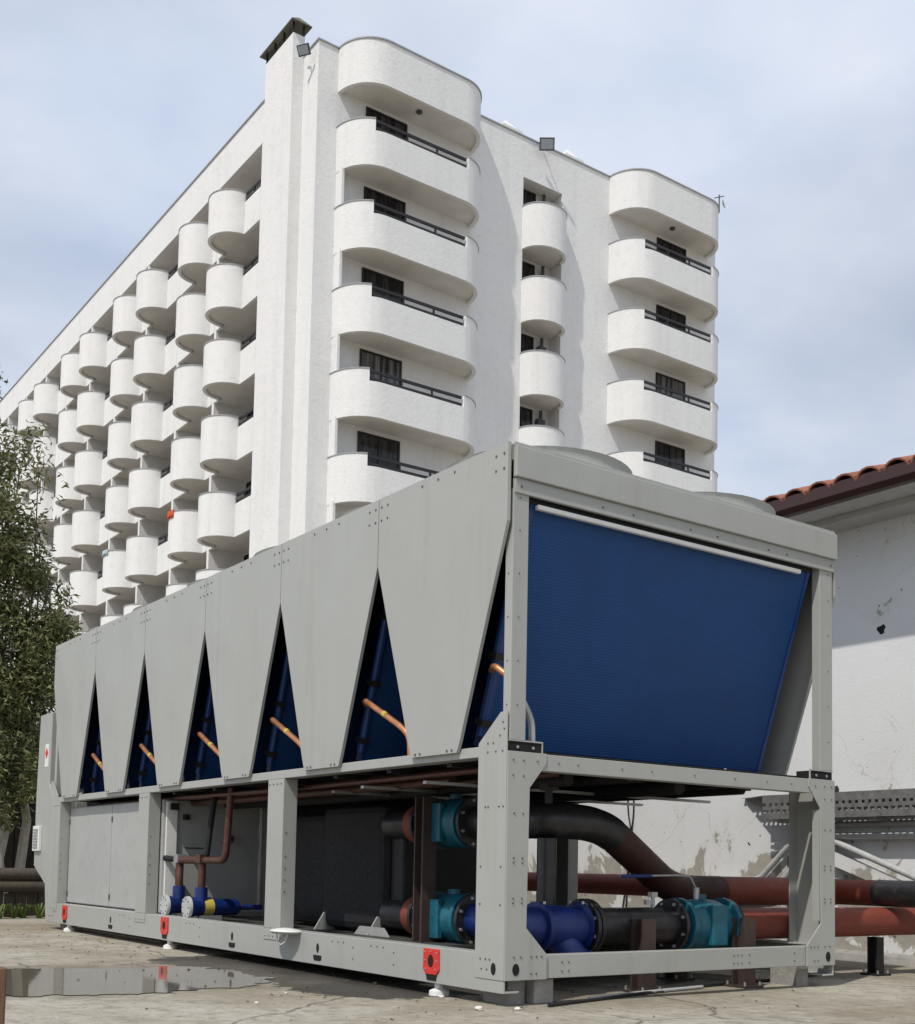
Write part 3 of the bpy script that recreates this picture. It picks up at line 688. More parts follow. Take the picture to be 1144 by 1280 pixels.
MB().box(.16, 2.04, .006, .03, 2.270, 2.293).build('coil_top_bar', 'white_plastic', chiller, bevel=.004)
MB().box(.11, W-.15, .034, .30, 2.30, 2.40).build('coil_top_gap', 'black_steel', chiller)  # black block standing in for the dark gap above the bar
# tubes and hangers under the deck
rnd = random.Random(3)
for x_, z_, r_, m_, y0, y1 in ((.16, 1.085, .014, 'copper_shade', .25, 4.2), (.24, 1.10, .022, 'copper_shade', .3, 6), (.34, 1.07, .028, 'copper_shade', .9, 6), (.46, 1.075, .018, 'copper_shade', .2, 4.0), (.62, 1.06, .035, 'black_foam', .3, 5),
        (.85, 1.08, .03, 'black_foam', .1, 6), (1.08, 1.09, .022, 'black_foam', .3, 6), (1.3, 1.055, .04, 'black_foam', .2, 5.5), (1.62, 1.09, .025, 'black_foam', .1, 6), (1.9, 1.08, .03, 'black_foam', .3, 6)):
    MB().tube([(x_, y0, z_), (x_+rnd.uniform(-.02,.02), (y0+y1)/2, z_-.012), (x_, y1, z_)], r_, 10).build('refrigerant_tube', m_, chiller, 60)
for yy in (.55, 1.1, 1.66, 2.3, 3.3, 4.0): MB().box(.07, W-.07, yy-.02, yy+.02, 1.10, 1.135).build('deck_bearer', 'black_steel', chiller)
for yy, x0 in ((.82, .12), (1.4, .1), (1.9, .2)): MB().box(x0, W-.1, yy, yy+.03, 1.035, 1.05).build('cable_strip', 'galv', chiller)
# electrical cabinet with two doors
cab = MB().box(.10, .97, 4.26, 6.39, .235, 1.075).build('electrical_cabinet', 'paint_in', chiller, bevel=.004)
for y0, y1 in ((4.51, 5.312), (5.322, 6.385)):
    dr = MB().box(.085, .099, y0, y1, .245, 1.065).build('door', 'paint_in', cab, bevel=.003)
    for z_ in (.32, .95): MB().box(.076, .086, y1-.018, y1-.006, z_-.022, z_+.022).build('hinge', 'bolt', dr)
MB().box(.12, .20, 4.235, 4.258, .235, 1.06).build('edge_cover', 'white_plastic', cab)
MB().cyl((.88, 4.23, .3), (.88, 4.23, 1.05), .012, 8).build('conduit', 'galv', cab)
MB().box(.14, .20, 4.21, 4.235, 1.0, 1.05).build('latch', 'black_steel', cab)
MB().box(.25, .29, 4.21, 4.25, .93, .97).build('lock', 'black_steel', cab)
MB().cyl((.28, 4.255, .72), (.42, 4.255, .72), .004, 6).build('pull_wire', 'black_steel', cab)
MB().tube(bend([(.62, 4.26, .82), (.62, 4.16, .80), (.55, 4.08, .76), (.48, 4.0, .76)], .05), .02, 10).build('pipe_stub', 'copper_shade', cab, 60)
# far control box with sign and louvre
eb = MB().prism([(6.61, .062), (6.69, .062), (6.75, .393), (7.11, .555), (7.127, 1.167), (7.09, 1.953), (6.735, 1.957), (6.735, 1.30), (6.61, 1.17)], 'x', -.006, 2.2).build('control_box', 'paint', chiller, bevel=.004)
MB().prism([(6.795, 1.46), (6.895, 1.46), (6.895, 1.67), (6.795, 1.67)], 'x', -.0095, -.006).build('hazard_sign', 'white_plastic', eb)
MB().prism([(6.845, 1.53), (6.888, 1.585), (6.845, 1.64), (6.802, 1.585)], 'x', -.0115, -.0096).build('hazard_diamond', 'red_tag', eb)
lv = MB().box(-.035, -.006, 6.90, 7.09, .69, .92).build('louvre_box', 'white_plastic', eb, bevel=.004)
for i in range(7): MB().box(-.042, -.035, 6.925, 7.065, .715+i*.027, .729+i*.027).build('louvre_slat', 'galv', lv)
# floor pan, driers, evaporator, compressor
MB().box(.10, W-.10, 1.0, 4.25, .185, .20).build('floor_pan', mat('dim_floor_pan', (.05, .053, .048), .6, 0, .3, 6), chiller)  # pan colour kept dark to cut light bouncing in the bay
for yy in (4.06, 3.66):
    dr = MB().lathe([(.0, .068), (.03, .068), (.04, .06), (.34, .06), (.37, .05), (.40, .02), (.56, .018)], (.07, yy, .30), X, 20).build('filter_drier', 'blue_paint', chiller, 40)
    MB().lathe([(0, .074), (.014, .078), (.022, .078)], (.048, yy, .30), X, 20).build('end_flange', 'conduit', dr, 40)
    bolts([(.048, yy+.058*math.cos(t*math.pi/4), .30+.058*math.sin(t*math.pi/4)) for t in range(8)], -X, .007, 'flange_bolts', dr)
    MB().lathe([(0, .0615), (.07, .0615)], (.17, yy, .30), X, 20).build('caution_band', 'yellow', dr, 40)
    MB().box(.13, .30, yy-.05, yy+.05, .20, .245).build('saddle', 'galv', dr)
    MB().tube([(.16, yy, .34), (.16, yy, .44)], .045, 14).build('outlet', 'blue_paint', dr, 40)
    MB().tube(bend([(.16, yy, .44), (.16, yy, .63), (.16, yy + (.0 if yy > 4 else .39), .63)], .04), .028, 12).build('riser', 'copper_shade', dr, 60)
    MB().obox((.16, yy, .64), X, Y, Z, .035, .035, .03).build('tee', 'galv' if yy > 4 else 'copper_shade', dr)
MB().tube(bend([(.16, 3.66, .63), (.18, 3.64, .66), (.22, 3.62, 1.10)], .05), .022, 12).build('refrigerant_tube', 'black_foam', chiller, 60)
MB().tube(bend([(.16, 3.62, .63), (.16, 3.28, .63), (.16, 3.22, 1.12)], .07), .024, 12).build('refrigerant_tube', 'copper_shade', chiller, 60)
MB().tube(bend([(.16, 4.10, .63), (.12, 4.2, .64), (.12, 4.24, .64)], .03), .022, 12).build('refrigerant_tube', 'black_foam', chiller, 60)
MB().lathe([(0, .02), (.02, .20), (.12, .24), (1.1, .24), (1.22, .19), (1.24, .02)], (1.45, 2.4, .46), Y, 24).build('compressor', 'black_steel', chiller, 40)
ev = MB().box(.55, 1.2, 1.90, 2.66, .215, .985).build('evaporator', 'black_foam', chiller, bevel=.05)
MB().box(.60, 1.16, 2.665, 3.5, .22, .95).build('foam_end', 'black_foam', ev, bevel=.05)
MB().box(.60, 1.16, 1.76, 1.898, .24, .95).build('header_plate', 'black_steel', ev, bevel=.02)
MB().tube(bend([(.40, 2.75, .30), (.40, 2.9, .30), (.46, 2.95, .30)], .03), .05, 14).build('oil_pump', 'black_pipe', chiller, 40)
for yy in (1.93, 2.58): MB().prism([(.47, .20), (.62, .20), (.60, .31), (.54, .31)], 'y', yy, yy+.012).build('foot_gusset', 'paint_in', ev)
MB().prism([(1.72, .20), (2.1, .20), (2.04, .25), (1.78, .25)], 'x', .48, .495).build('foot_gusset', 'paint_in', ev)
# isolator feet
for yy in (.561, 3.904, 6.153):
    MB().lathe([(0, .05), (.022, .048), (.034, .022), (.058, .022)], (.045, yy, .0), Z, 18).build('isolator_foot', 'white_plastic', chiller, 40)
    MB().lathe([(0, .05), (.022, .048), (.034, .022), (.058, .022)], (W-.045, yy, .0), Z, 18).build('isolator_foot', 'white_plastic', chiller, 40)
# white plastic cap left on the rail
cpx = MB().lathe([(0, .075), (.012, .085), (.022, .07), (.03, .02)], (-.035, 2.0, .216), Z, 20); cpx.v = [(x, 2.0+(y-2.0)*1.5, z) for x, y, z in cpx.v]
cpo = cpx.build('plastic_cap', 'white_plastic', None, 50)
MB().tube([(-.06, 2.07, .22), (-.065, 2.05, .17), (-.065, 2.0, .15), (-.065, 1.95, .17), (-.06, 1.93, .22)], .005, 8).build('cap_loop', 'white_plastic', cpo, 60)
tag(cpo, 'white oval plastic cap with a loop lying on the chiller base rail', 'plastic cap')
# concrete block under the corner
tag(MB().box(.215, .33, .05, .26, .0, .113).build('concrete_block', 'blockwork', None, bevel=.006), 'small rough concrete block under the bolted corner of the chiller', 'block')

# ------------------------------------------------------------------ pipework through the chiller end
def flange(mb, p, ax, r, t=.022): mb.cyl(Vector(p)-Vector(ax)*t/2, Vector(p)+Vector(ax)*t/2, r, 24)
def flange_part(p, ax, r, mat_, parent, nb=8, t=.022):
    o = MB(); flange(o, p, ax, r, t); o = o.build('flange', mat_, parent, 40, .003)
    ax = Vector(ax); a = ax.orthogonal().normalized(); b_ = ax.cross(a); mb = MB()
    for k in range(nb):
        q_ = 2*math.pi*(k+.5)/nb; c = Vector(p) + (a*math.cos(q_)+b_*math.sin(q_))*(r-.022); mb.cyl(c-ax*(t/2+.012), c+ax*(t/2+.012), .009, 6)
    bo = mb.build('flange_bolts', 'galv', o); bo['kind'] = 'stuff'
    return o
def valve(p, ax, ln, r, parent, nrm):
    """butterfly / gate valve body between two flanges"""
    ax = Vector(ax); p = Vector(p); nrm = Vector(nrm)
    b_ = MB().lathe([(0, r), (.03, r), (.035, r*.80), (ln*.25, r*.92), (ln*.5, r*.97), (ln*.75, r*.92), (ln-.035, r*.80), (ln-.03, r), (ln, r)], p, ax, 28).build('valve_body', 'teal', parent, 35)
    sd = ax.cross(nrm).normalized()
    MB().obox(p + ax*ln*.5 + sd*r*.9, ax, nrm, sd, ln*.16, r*.75, .02).build('body_rib', 'teal', b_, bevel=.008)
    MB().obox(p + ax*ln*.5 - sd*r*.9, ax, nrm, sd, ln*.16, r*.75, .02).build('body_rib', 'teal', b_, bevel=.008)
    MB().tube([p+ax*ln*.5+nrm*r*.8, p+ax*ln*.5+nrm*r*1.12], .035, 12).build('stem_neck', 'teal', b_, 40)
    return b_
ZS, YS = .33, .36
sup = empty('supply_pipework', (1.07, .36, 0)); 
def S(mb, name, m_, smooth=40, bevel=0):
    o = mb.build(name, m_, sup, smooth, bevel, loc=(-1.07, -.36, 0)); return o
class Par:  # parent proxy so world coordinates can be used for parts of an offset root
    pass
def part(root, fn):
    o = fn(); o.parent = root; o.location = -root.location; return o
tag(sup, 'low pipe run with blue strainer, black spool and teal valve turning into red pipe', 'pipework')
part(sup, lambda: flange_part((.62, 1.50, ZS), Y, .15, 'black_pipe', None))
part(sup, lambda: valve((.62, 1.08, ZS), Y, .36, .145, None, Z))
part(sup, lambda: flange_part((.62, 1.04, ZS), Y, .15, 'black_pipe', None))
part(sup, lambda: MB().lathe([(0, .11), (.05, .122), (.10, .11)], (.62, 1.54, ZS), Y, 24).build('grooved_coupling', 'red_pipe', None, 40))
part(sup, lambda: MB().tube([(.62, 1.46, ZS), (.62, 1.9, ZS)], .088, 20).build('pipe', 'black_pipe', None, 40))
part(sup, lambda: MB().tube(bend([(.62, 1.04, ZS), (.62, .62, ZS), (.40, .50, ZS), (.36, YS, ZS), (.48, YS, ZS)], .16, 8), .098, 20).build('elbow', 'blue_paint', None, 40))
st_ = part(sup, lambda: MB().lathe([(0, .125), (.025, .125), (.03, .098), (.12, .108), (.20, .104), (.27, .098), (.28, .125)], (.47, YS, ZS), X, 26).build('strainer_body', 'blue_paint', None, 35))
MB().lathe([(0, .075), (.16, .08), (.17, .1), (.20, .1)], (.60, YS, ZS-.03), Vector((.45, -.35, -.8)).normalized(), 20).build('strainer_leg', 'blue_paint', st_, 40)
bolts([(.485+.25*i, YS-.05+.1*j, ZS+.115) for i in (0, 1) for j in (0, 1)], Z, .011, 'strainer_bolts', st_, 'galv', .012)
part(sup, lambda: flange_part((.775, YS, ZS), X, .14, 'black_pipe', None))
part(sup, lambda: flange_part((.805, YS, ZS), X, .14, 'black_pipe', None))
part(sup, lambda: MB().lathe([(0, .094), (.05, .097), (.1, .094), (.60, .094)], (.81, YS, ZS), X, 26).build('spool_pipe', 'black_pipe', None, 40))
part(sup, lambda: flange_part((1.40, YS, ZS), X, .14, 'black_pipe', None))
part(sup, lambda: valve((1.445, YS, ZS), X, .37, .145, None, Z))
part(sup, lambda: MB().tube(bend([(1.60, YS, ZS+.16), (1.60, YS, ZS+.19), (1.54, YS-.01, ZS+.26), (1.44, YS-.015, ZS+.265), (1.02, YS-.02, ZS+.255)], .02), .006, 8).build('lever', 'galv', None, 40))
part(sup, lambda: MB().tube([(1.24, YS-.018, ZS+.26), (1.02, YS-.02, ZS+.255)], .010, 8).build('lever_grip', 'blue_paint', None, 40))
part(sup, lambda: MB().tube([(1.60, YS, ZS+.13), (1.60, YS, ZS+.20)], .018, 10).build('stem', 'galv', None, 40))
part(sup, lambda: MB().tube([(1.27, YS, ZS+.08), (1.27, YS, ZS+.17)], .011, 8).obox((1.27, YS, ZS+.16), X, Y, Z, .02, .016, .014).obox((1.235, YS, ZS+.12), X, Y, Z, .02, .012, .012).build('drain_cock', 'galv', None))
part(sup, lambda: flange_part((1.83, YS, ZS), X, .14, 'black_pipe', None))
part(sup, lambda: MB().tube([(1.84, YS, ZS), (2.6, YS, ZS), (4.2, YS, ZS)], .088, 26).build('red_pipe', 'red_pipe', None, 40))
def support(x, y, h, label, loc_name='pipe_support', m_='brown_steel', s=.045):
    e = empty(loc_name, (x, y, 0))
    MB().box(-s-.03, s+.03, -s-.03, s+.03, 0, .012).build('base_plate', m_, e)
    c = MB(); c.box(-s, s, -s, -s+.012, .012, h); c.box(-s, s, s-.012, s, .012, h); c.box(-.006, .006, -s+.012, s-.012, .012, h); c.build('column', m_, e)
    bolts([(a, b_, .012) for a in (-s-.015, s+.015) for b_ in (-s-.015, s+.015)], Z, .009, 'anchor_bolts', e, 'galv', .02)
    tag(e, label, 'pipe support')
    return e
support(1.07, .225, .37, 'brown steel pipe support in front of the black spool')
support(1.80, .20, .37, 'brown steel pipe support by the flange beyond the teal valve')
support(1.76, .66, .40, 'brown steel pipe support behind the teal valve')
support(.46, 1.32, 1.0, 'tall brown steel post beside the insulated evaporator')
support(3.2, .36, .235, 'short black stand under the red pipe outside the chiller', m_='black_steel', s=.035)
ret = empty('return_pipework', (.95, .44, 0)); tag(ret, 'pipe run descending from high teal valve, black then dull red, to the wall', 'pipework')
ZR = .86
part(ret, lambda: flange_part((.62, 1.50, ZR), Y, .15, 'black_pipe', None))
part(ret, lambda: valve((.62, 1.08, ZR), Y, .36, .145, None, Z))
part(ret, lambda: flange_part((.62, 1.04, ZR), Y, .15, 'black_pipe', None))
part(ret, lambda: MB().lathe([(0, .11), (.05, .122), (.10, .11)], (.62, 1.54, ZR), Y, 24).build('grooved_coupling', 'red_pipe', None, 40))
part(ret, lambda: MB().tube([(.62, 1.46, ZR), (.62, 1.9, ZR)], .088, 20).build('pipe', 'black_pipe', None, 40))
full = bend([(.62, 1.04, ZR), (.60, .46, ZR), (.98, .46, ZR), (1.80, .74, .505), (2.2, .74, .505)], .2, 8)
i0 = 17
part(ret, lambda: MB().tube(full[:i0+1], .092, 22).build('black_bend', 'black_pipe', None, 40))
part(ret, lambda: MB().tube(full[i0:], .089, 22).build('sloping_pipe', mat('dull_red_pipe', (.055, .021, .017), .55, 0, .3, 8, .2, .002, 60, .4, ((.03, .02, .02), .5)), None, 40))
part(ret, lambda: MB().tube([(2.19, .74, .505), (3.3, .74, .505)], .087, 22).build('red_pipe', 'red_pipe', None, 40))
part(ret, lambda: MB().tube([(.62, .45, ZR+.085), (.62, .45, ZR+.16)], .02, 10).obox((.62, .45, ZR+.17), X, Y, Z, .035, .035, .018).build('air_vent', 'black_steel', None))
part(ret, lambda: MB().tube([(.62, .46, .13), (.62, .46, .77)], .05, 14).build('drop_leg', 'black_pipe', None, 40))
hp = empty('header_pipe', (3.3, 2.0, 0)); tag(hp, 'red oxide header pipe running along the white wall with black end', 'pipe')
part(hp, lambda: MB().tube([(3.3, .40, .505), (3.3, 2.5, .505), (3.3, 6.2, .505)], .082, 26).build('red_pipe', 'red_pipe', None, 40))
part(hp, lambda: MB().tube(bend([(3.3, .41, .505), (3.3, -.25, .505), (4.2, -.25, .505)], .2, 8), .083, 26).build('black_sleeve', 'black_pipe', None, 40))
for yy, lab in ((1.6, 'black stand under the header pipe beside the bent conduits'), (3.4, 'black stand under the header pipe beside the hanging wall cables'), (5.4, 'black stand under the plain end of the red header pipe')):
    support(3.3, yy, .425, lab, m_='black_steel', s=.03)['group'] = 'stands under the header pipe'

# ------------------------------------------------------------------ utility building on the right
WX = 4.2
ub = empty('utility_building', (WX, 2, 0)); tag(ub, 'low white utility building with peeling paint and terracotta tiled eave', 'building')
def U(mb, name, m_, **k):
    o = mb.build(name, m_, ub, loc=(-WX, -2, 0), **k); return o
U(MB().box(WX, WX+5, -6, 9.0, 0, 3.30), 'wall', 'wall')
U(MB().box(3.97, WX, -6, 9.1, 3.195, 3.245), 'moulding', 'fascia', bevel=.004)
U(MB().box(3.63, WX, -6, 9.2, 3.245, 3.285), 'soffit', 'fascia')
U(MB().prism([(3.56, 3.335), (3.565, 3.25), (3.60, 3.215), (3.66, 3.215), (3.66, 3.335), (3.652, 3.335), (3.652, 3.225), (3.605, 3.225), (3.575, 3.255), (3.57, 3.335)], 'y', -6, 9.2), 'gutter', 'gutter', bevel=.002)
U(MB().prism([(3.63, 3.286), (6.9, 4.45), (6.9, 3.3)], 'y', -6, 9.2), 'roof_deck', 'wood_dark')
# barrel tiles: pan + cover, laid in courses up the slope
sl_d = Vector((3.27, 0, 1.164)).normalized(); sl_n = Vector((-sl_d.z, 0, sl_d.x))
def tile_mesh():
    n = 8; mb = MB()
    for side in (1,):
        V0 = []
        for k, (d, rr_) in enumerate(((0, .105), (.46, .085))):
            for t in range(n+1):
                a_ = math.pi*t/n
                for r_ in (rr_, rr_-.014): V0.append(sl_d*d + Y*(r_*math.cos(a_)) + sl_n*(r_*math.sin(a_)*.85))
        k = 2*(n+1); F = []
        for t in range(n):
            a0, b0 = 2*t, 2*t+2
            F += [(a0, b0, k+b0, k+a0), (a0+1, k+a0+1, k+b0+1, b0+1), (a0, a0+1, b0+1, b0), (k+a0, k+b0, k+b0+1, k+a0+1)]
        F += [(0, k, k+1, 1), (2*n, 2*n+1, k+2*n+1, k+2*n)]
        mb.poly(V0, F)
    return mb
tm = tile_mesh().build('roof_tile', 'tile', ub, 40)
rnd = random.Random(11); firstt = True
for r_ in range(3):
    for c in range(24):
        yy = -1.2 + c*.205 + rnd.uniform(-.006, .006)
        o = tm if firstt else tm.copy()
        if not firstt: col.objects.link(o); o.parent = ub
        firstt = False
        p = Vector((3.57, yy, 3.288)) + sl_d*(.40*r_)
        o.location = p - ub.location; o.rotation_euler = (rnd.uniform(-.02,.02), rnd.uniform(-.02,.02), rnd.uniform(-.03,.03))
tf2 = MB()
rest = MB()
for r_ in range(3, 8):
    for c in range(24):
        base = Vector((3.57, -1.2 + c*.205, 3.288)) + sl_d*(.40*r_); mm = tile_mesh(); rest.poly([Vector(v_)+base for v_ in mm.v], mm.f)
for c in range(-24, 48):
    if 0 <= c < 24: continue
    for r_ in range(8):
        base = Vector((3.57, -1.2 + c*.205, 3.288)) + sl_d*(.40*r_)
        if -6 < base.y < 9.1: mm = tile_mesh(); rest.poly([Vector(v_)+base for v_ in mm.v], mm.f)
o = U(rest, 'roof_tiles', 'tile', smooth=40); o['kind'] = 'stuff'
U(MB().prism([(1.0+.036*math.cos(t*.7)*(1+.35*math.sin(t*2.3)), 2.40+.032*math.sin(t*.7)*(1+.3*math.cos(t*1.9))) for t in range(9)], 'x', WX-.003, WX+.02), 'wall_hole', 'black_hole')
# hump of old plinth along the wall foot
U(MB().prism([(WX, 0), (WX-.12, 0), (WX-.10, .05), (WX, .07)], 'y', -6, 2.4), 'plinth', 'blockwork')

# cable tray, conduits and cables on the wall
tr = empty('cable_tray', (4.05, 1.0, 1.05)); tag(tr, 'perforated steel cable tray fixed along the peeling white wall', 'cable tray')
def T(mb, name, m_, **k): return mb.build(name, m_, tr, loc=(-4.05, -1.0, -1.05), **k)
X0, Z0, Z1, YA, YB = 4.0, 1.03, 1.215, -3.0, 1.92
fr = MB()
for a_, b_ in ((0, .05), (.072, .10), (.122, Z1-Z0)): fr.box(X0, X0+.004, YA, YB, Z0+a_, Z0+b_)
yy = YA
while yy < YB-.03:
    fr.box(X0+.0005, X0+.0035, yy, yy+.02, Z0+.05, Z0+.072); fr.box(X0+.0005, X0+.0035, yy+.015, yy+.045, Z0+.10, Z0+.122); yy += .055
T(fr, 'side_plate', 'galv_dark')['kind'] = 'stuff'
lid = MB(); n_l = 5; xs_l = [X0+.004, X0+.05, X0+.068, X0+.105, X0+.123, X0+.16, WX-.004]
yend = lambda x: 1.92 + (x-4.0)/.19*.36
for a_ in range(0, 6, 2): lid.poly([(xs_l[a_], YA, Z1), (xs_l[a_+1], YA, Z1), (xs_l[a_+1], yend(xs_l[a_+1]), Z1), (xs_l[a_], yend(xs_l[a_]), Z1), (xs_l[a_], YA, Z1-.004), (xs_l[a_+1], YA, Z1-.004), (xs_l[a_+1], yend(xs_l[a_+1]), Z1-.004), (xs_l[a_], yend(xs_l[a_]), Z1-.004)], [(0,1,2,3),(4,7,6,5),(0,4,5,1),(1,5,6,2),(2,6,7,3),(3,7,4,0)])
lid.box(xs_l[5], WX-.002, YA, 2.26, Z1-.0035, Z1-.0005)
for a_ in (1, 3):
    yy = YA
    while yy < yend(xs_l[a_]): lid.box(xs_l[a_], xs_l[a_+1], yy, yy+.024, Z1-.0035, Z1-.0005); yy += .045
T(lid, 'cover', 'galv_dark')['kind'] = 'stuff'
for yy in (-1.2, 0.0, .95, 1.75): T(MB().box(X0+.02, WX+.01, yy, yy+.04, Z0-.03, Z0-.001), 'bracket', 'galv')
for xx in (4.05, 4.11): T(MB().tube([(xx, YA, Z0+.03), (xx+.01, .4, Z0+.025), (xx, 1.9, Z0+.03)], .024, 8), 'cable', 'black_steel', smooth=60)
T(MB().lathe([(0, .03), (.03, .03), (.05, .02)], (4.06, 1.30, Z1), Z, 12), 'cap', 'black_steel', smooth=40)
def conduit(path, r_, label, rad=.06, m_='conduit', cat='conduit', name='conduit', group=None):
    o = MB().tube(bend(path, rad, 5), r_, 12).build(name, m_, None, 50); tag(o, label, cat, group); return o
conduit([(4.15, -3, .985), (4.15, 1.62, .985), (4.15, 2.08, .565), (4.15, 3.6, .555)], .024, 'upper of two grey conduits under the cable tray, bending down the wall')
conduit([(4.14, -3, .90), (4.14, 1.52, .90), (4.14, 1.90, .50), (4.14, 2.6, .42)], .027, 'lower of two grey conduits under the cable tray, bending down the wall')
conduit([(4.12, 1.62, .945), (4.12, 1.35, .86), (4.12, .3, .46), (4.12, -.6, .12)], .024, 'grey conduit sloping down the wall beside the red pipes')
conduit([(4.17, 1.74, .95), (4.165, 1.70, .80), (4.17, 1.74, .62), (4.17, 1.73, .1)], .012, 'thin white cable dropping from the bent conduits to the floor', .1, 'white_plastic', 'cable', 'cable')
conduit([(4.17, 1.80, .75), (4.17, 1.80, .1)], .016, 'thin brown pipe standing on the wall behind the bent conduits', .05, 'brown_steel', 'pipe', 'wall_pipe')
for k, (d, lab) in enumerate(((0, 'slack black cable hanging on the white wall, wall side'), (.05, 'slack black cable hanging on the white wall beside its twin'))):
    conduit([(4.185, 3.55+d, 1.6), (4.185, 3.52+d*1.6, 1.15), (4.185, 3.56-d*.5, .9), (4.185, 3.62+d, .2)], .006, lab, .1, 'black_steel', 'cable', 'wall_cable')
ws = MB().prism([(1.40, .80), (-.55, .06), (-.55, 0), (1.40, .69)], 'x', 4.14, 4.1995).build('wall_shadow_strip', 'wall', None); tag(ws, 'added sloping white ledge under the slanted conduit on the wall', 'shadow_strip')  # strip added to shape the shadow band below the slanted conduit
# thin black line on the ground, stones
o = MB().tube(bend([(.20, -.07, .009), (.6, .03, .009), (1.5, .27, .009), (2.2, .33, .009), (3.0, .52, .009)], .3), .008, 8).build('ground_line', 'black_steel', None, 60); tag(o, 'thin black line lying on the concrete along the chiller end', 'cable')  # thin black tube drawn for the dark line on the concrete
o = MB().tube(bend([(.55, .05, .011), (.9, .13, .011), (1.5, .22, .011)], .2), .009, 8).build('ground_conduit', 'conduit', None, 60); tag(o, 'pale conduit lying on the concrete below the chiller end rail', 'conduit')
rnd = random.Random(5)
for (x_, y_, s_) in ((-.15, -.02, .015), (-.02, .45, .011), (.0, -.10, .012), (-.9, .6, .009), (-.6, .9, .008), (-1.0, 4.6, .012)):
    bm = bmesh.new(); bmesh.ops.create_icosphere(bm, subdivisions=2, radius=1)
    for v_ in bm.verts: v_.co = Vector((v_.co.x*s_*1.3, v_.co.y*s_, v_.co.z*s_*.7))*(1+rnd.uniform(-.15, .15)) + Vector((0, 0, s_*.55))
    me = bpy.data.meshes.new('stone'); bm.to_mesh(me); bm.free(); me.materials.append(M['stone'])
    o = bpy.data.objects.new('stone', me); col.objects.link(o); o.location = (x_, y_, 0); o.rotation_euler.z = rnd.random()*6
    tag(o, 'small pale stone lying loose on the concrete ground', 'stone', 'loose stones on the concrete')

# ------------------------------------------------------------------ fence, trees, shed at the far end
FY = 8.75
fen = empty('log_fence', (0, FY, 0)); tag(fen, 'low weathered fence of upright planks with two log rails', 'fence')
rnd = random.Random(21)
for i in range(34):
    x_ = -2.6 + i*.118; h_ = .27 + rnd.uniform(-.03, .03)
    MB().box(x_-.052, x_+.052, -.014, .014, 0, h_).build('plank', 'wood_old', fen, bevel=.004).rotation_euler = (rnd.uniform(-.03,.03), rnd.uniform(-.03,.03), 0)
for z_, r_ in ((.335, .062), (.46, .062)):
    MB().tube([(-2.7, -.05, z_), (-1.2, -.045, z_+.01), (.2, -.05, z_-.008), (1.5, -.05, z_)], [r_, r_*.95, r_*1.05, r_], 14).build('log_rail', 'wood_old', fen, 50)
for x_ in (-2.2, -.6, 1.2): MB().box(x_-.05, x_+.05, .02, .12, 0, .55).build('post', 'wood_old', fen)
def leaf_cloud(mb, c, rad, n, ln, wd, droop, rnd):
    for _ in range(n):
        while True:
            p = Vector((rnd.uniform(-1,1), rnd.uniform(-1,1), rnd.uniform(-1,1)))
            if p.length <= 1: break
        p = Vector((p.x*rad[0], p.y*rad[1], p.z*rad[2])) + Vector(c)
        d = Vector((rnd.gauss(0,1), rnd.gauss(0,1), rnd.gauss(0,.7) - droop)).normalized(); s_ = d.cross(Vector((rnd.gauss(0,1), rnd.gauss(0,1), rnd.gauss(0,1)))).normalized()
        l = ln*rnd.uniform(.6, 1.3); w_ = wd*rnd.uniform(.7, 1.2); n_ = s_.cross(d)*l*.10
        mb.poly([p, p + d*l*.45 + s_*w_ + n_, p + d*l, p + d*l*.45 - s_*w_ + n_], [(0, 1, 2), (0, 2, 3)])
def branch(mb, a, b_, r0, r1, rnd, n=6, wob=.08):
    a, b_ = Vector(a), Vector(b_); P_ = []
    for i in range(n+1):
        t = i/n; P_.append(a.lerp(b_, t) + Vector((rnd.uniform(-wob,wob), rnd.uniform(-wob,wob), 0))*(1 if 0 < i < n else 0))
    mb.tube(P_, [r0 + (r1-r0)*i/n for i in range(n+1)], 9); return P_
def clumpy_tree(name, base, trunks, clumps, label, lm, seed, ln=.10, wd=.012, droop=.6, group=None):
    rnd = random.Random(seed); t = empty(name, base)
    for (dx_, dy_, tx, ty, h_, r_) in trunks:
        mb = MB(); branch(mb, (dx_, dy_, -.05), (tx, ty, h_), r_, r_*.55, rnd, 7, .05); mb.build('trunk', 'bark', t, 60)
    lb = MB(); lf = MB()
    for (cx_, cy_, cz, rx, ry, rz, n) in clumps:
        tk = min(trunks, key=lambda q_: (q_[2]-cx_)**2+(q_[3]-cy_)**2)
        P_ = branch(lb, (tk[2], tk[3], min(tk[4], cz-.1)), (cx_, cy_, cz), .022, .006, rnd, 5, .06)
        # sub-clumps give an uneven outline with gaps
        k = max(4, n//70)
        for _ in range(k):
            while True:
                p = Vector((rnd.uniform(-1,1), rnd.uniform(-1,1), rnd.uniform(-1,1)))
                if p.length <= 1: break
            c = Vector((cx_+p.x*rx, cy_+p.y*ry, cz+p.z*rz)); s_ = rnd.uniform(.10, .24)
            branch(lb, (cx_, cy_, cz), c, .006, .003, rnd, 3, .03)
            leaf_cloud(lf, c, (s_, s_, s_*1.3), n//k, ln, wd, droop, rnd)
    lb.build('branches', 'twig', t, 60); lf.build('crown', lm, t)
    tag(t, label, 'tree', group); return t
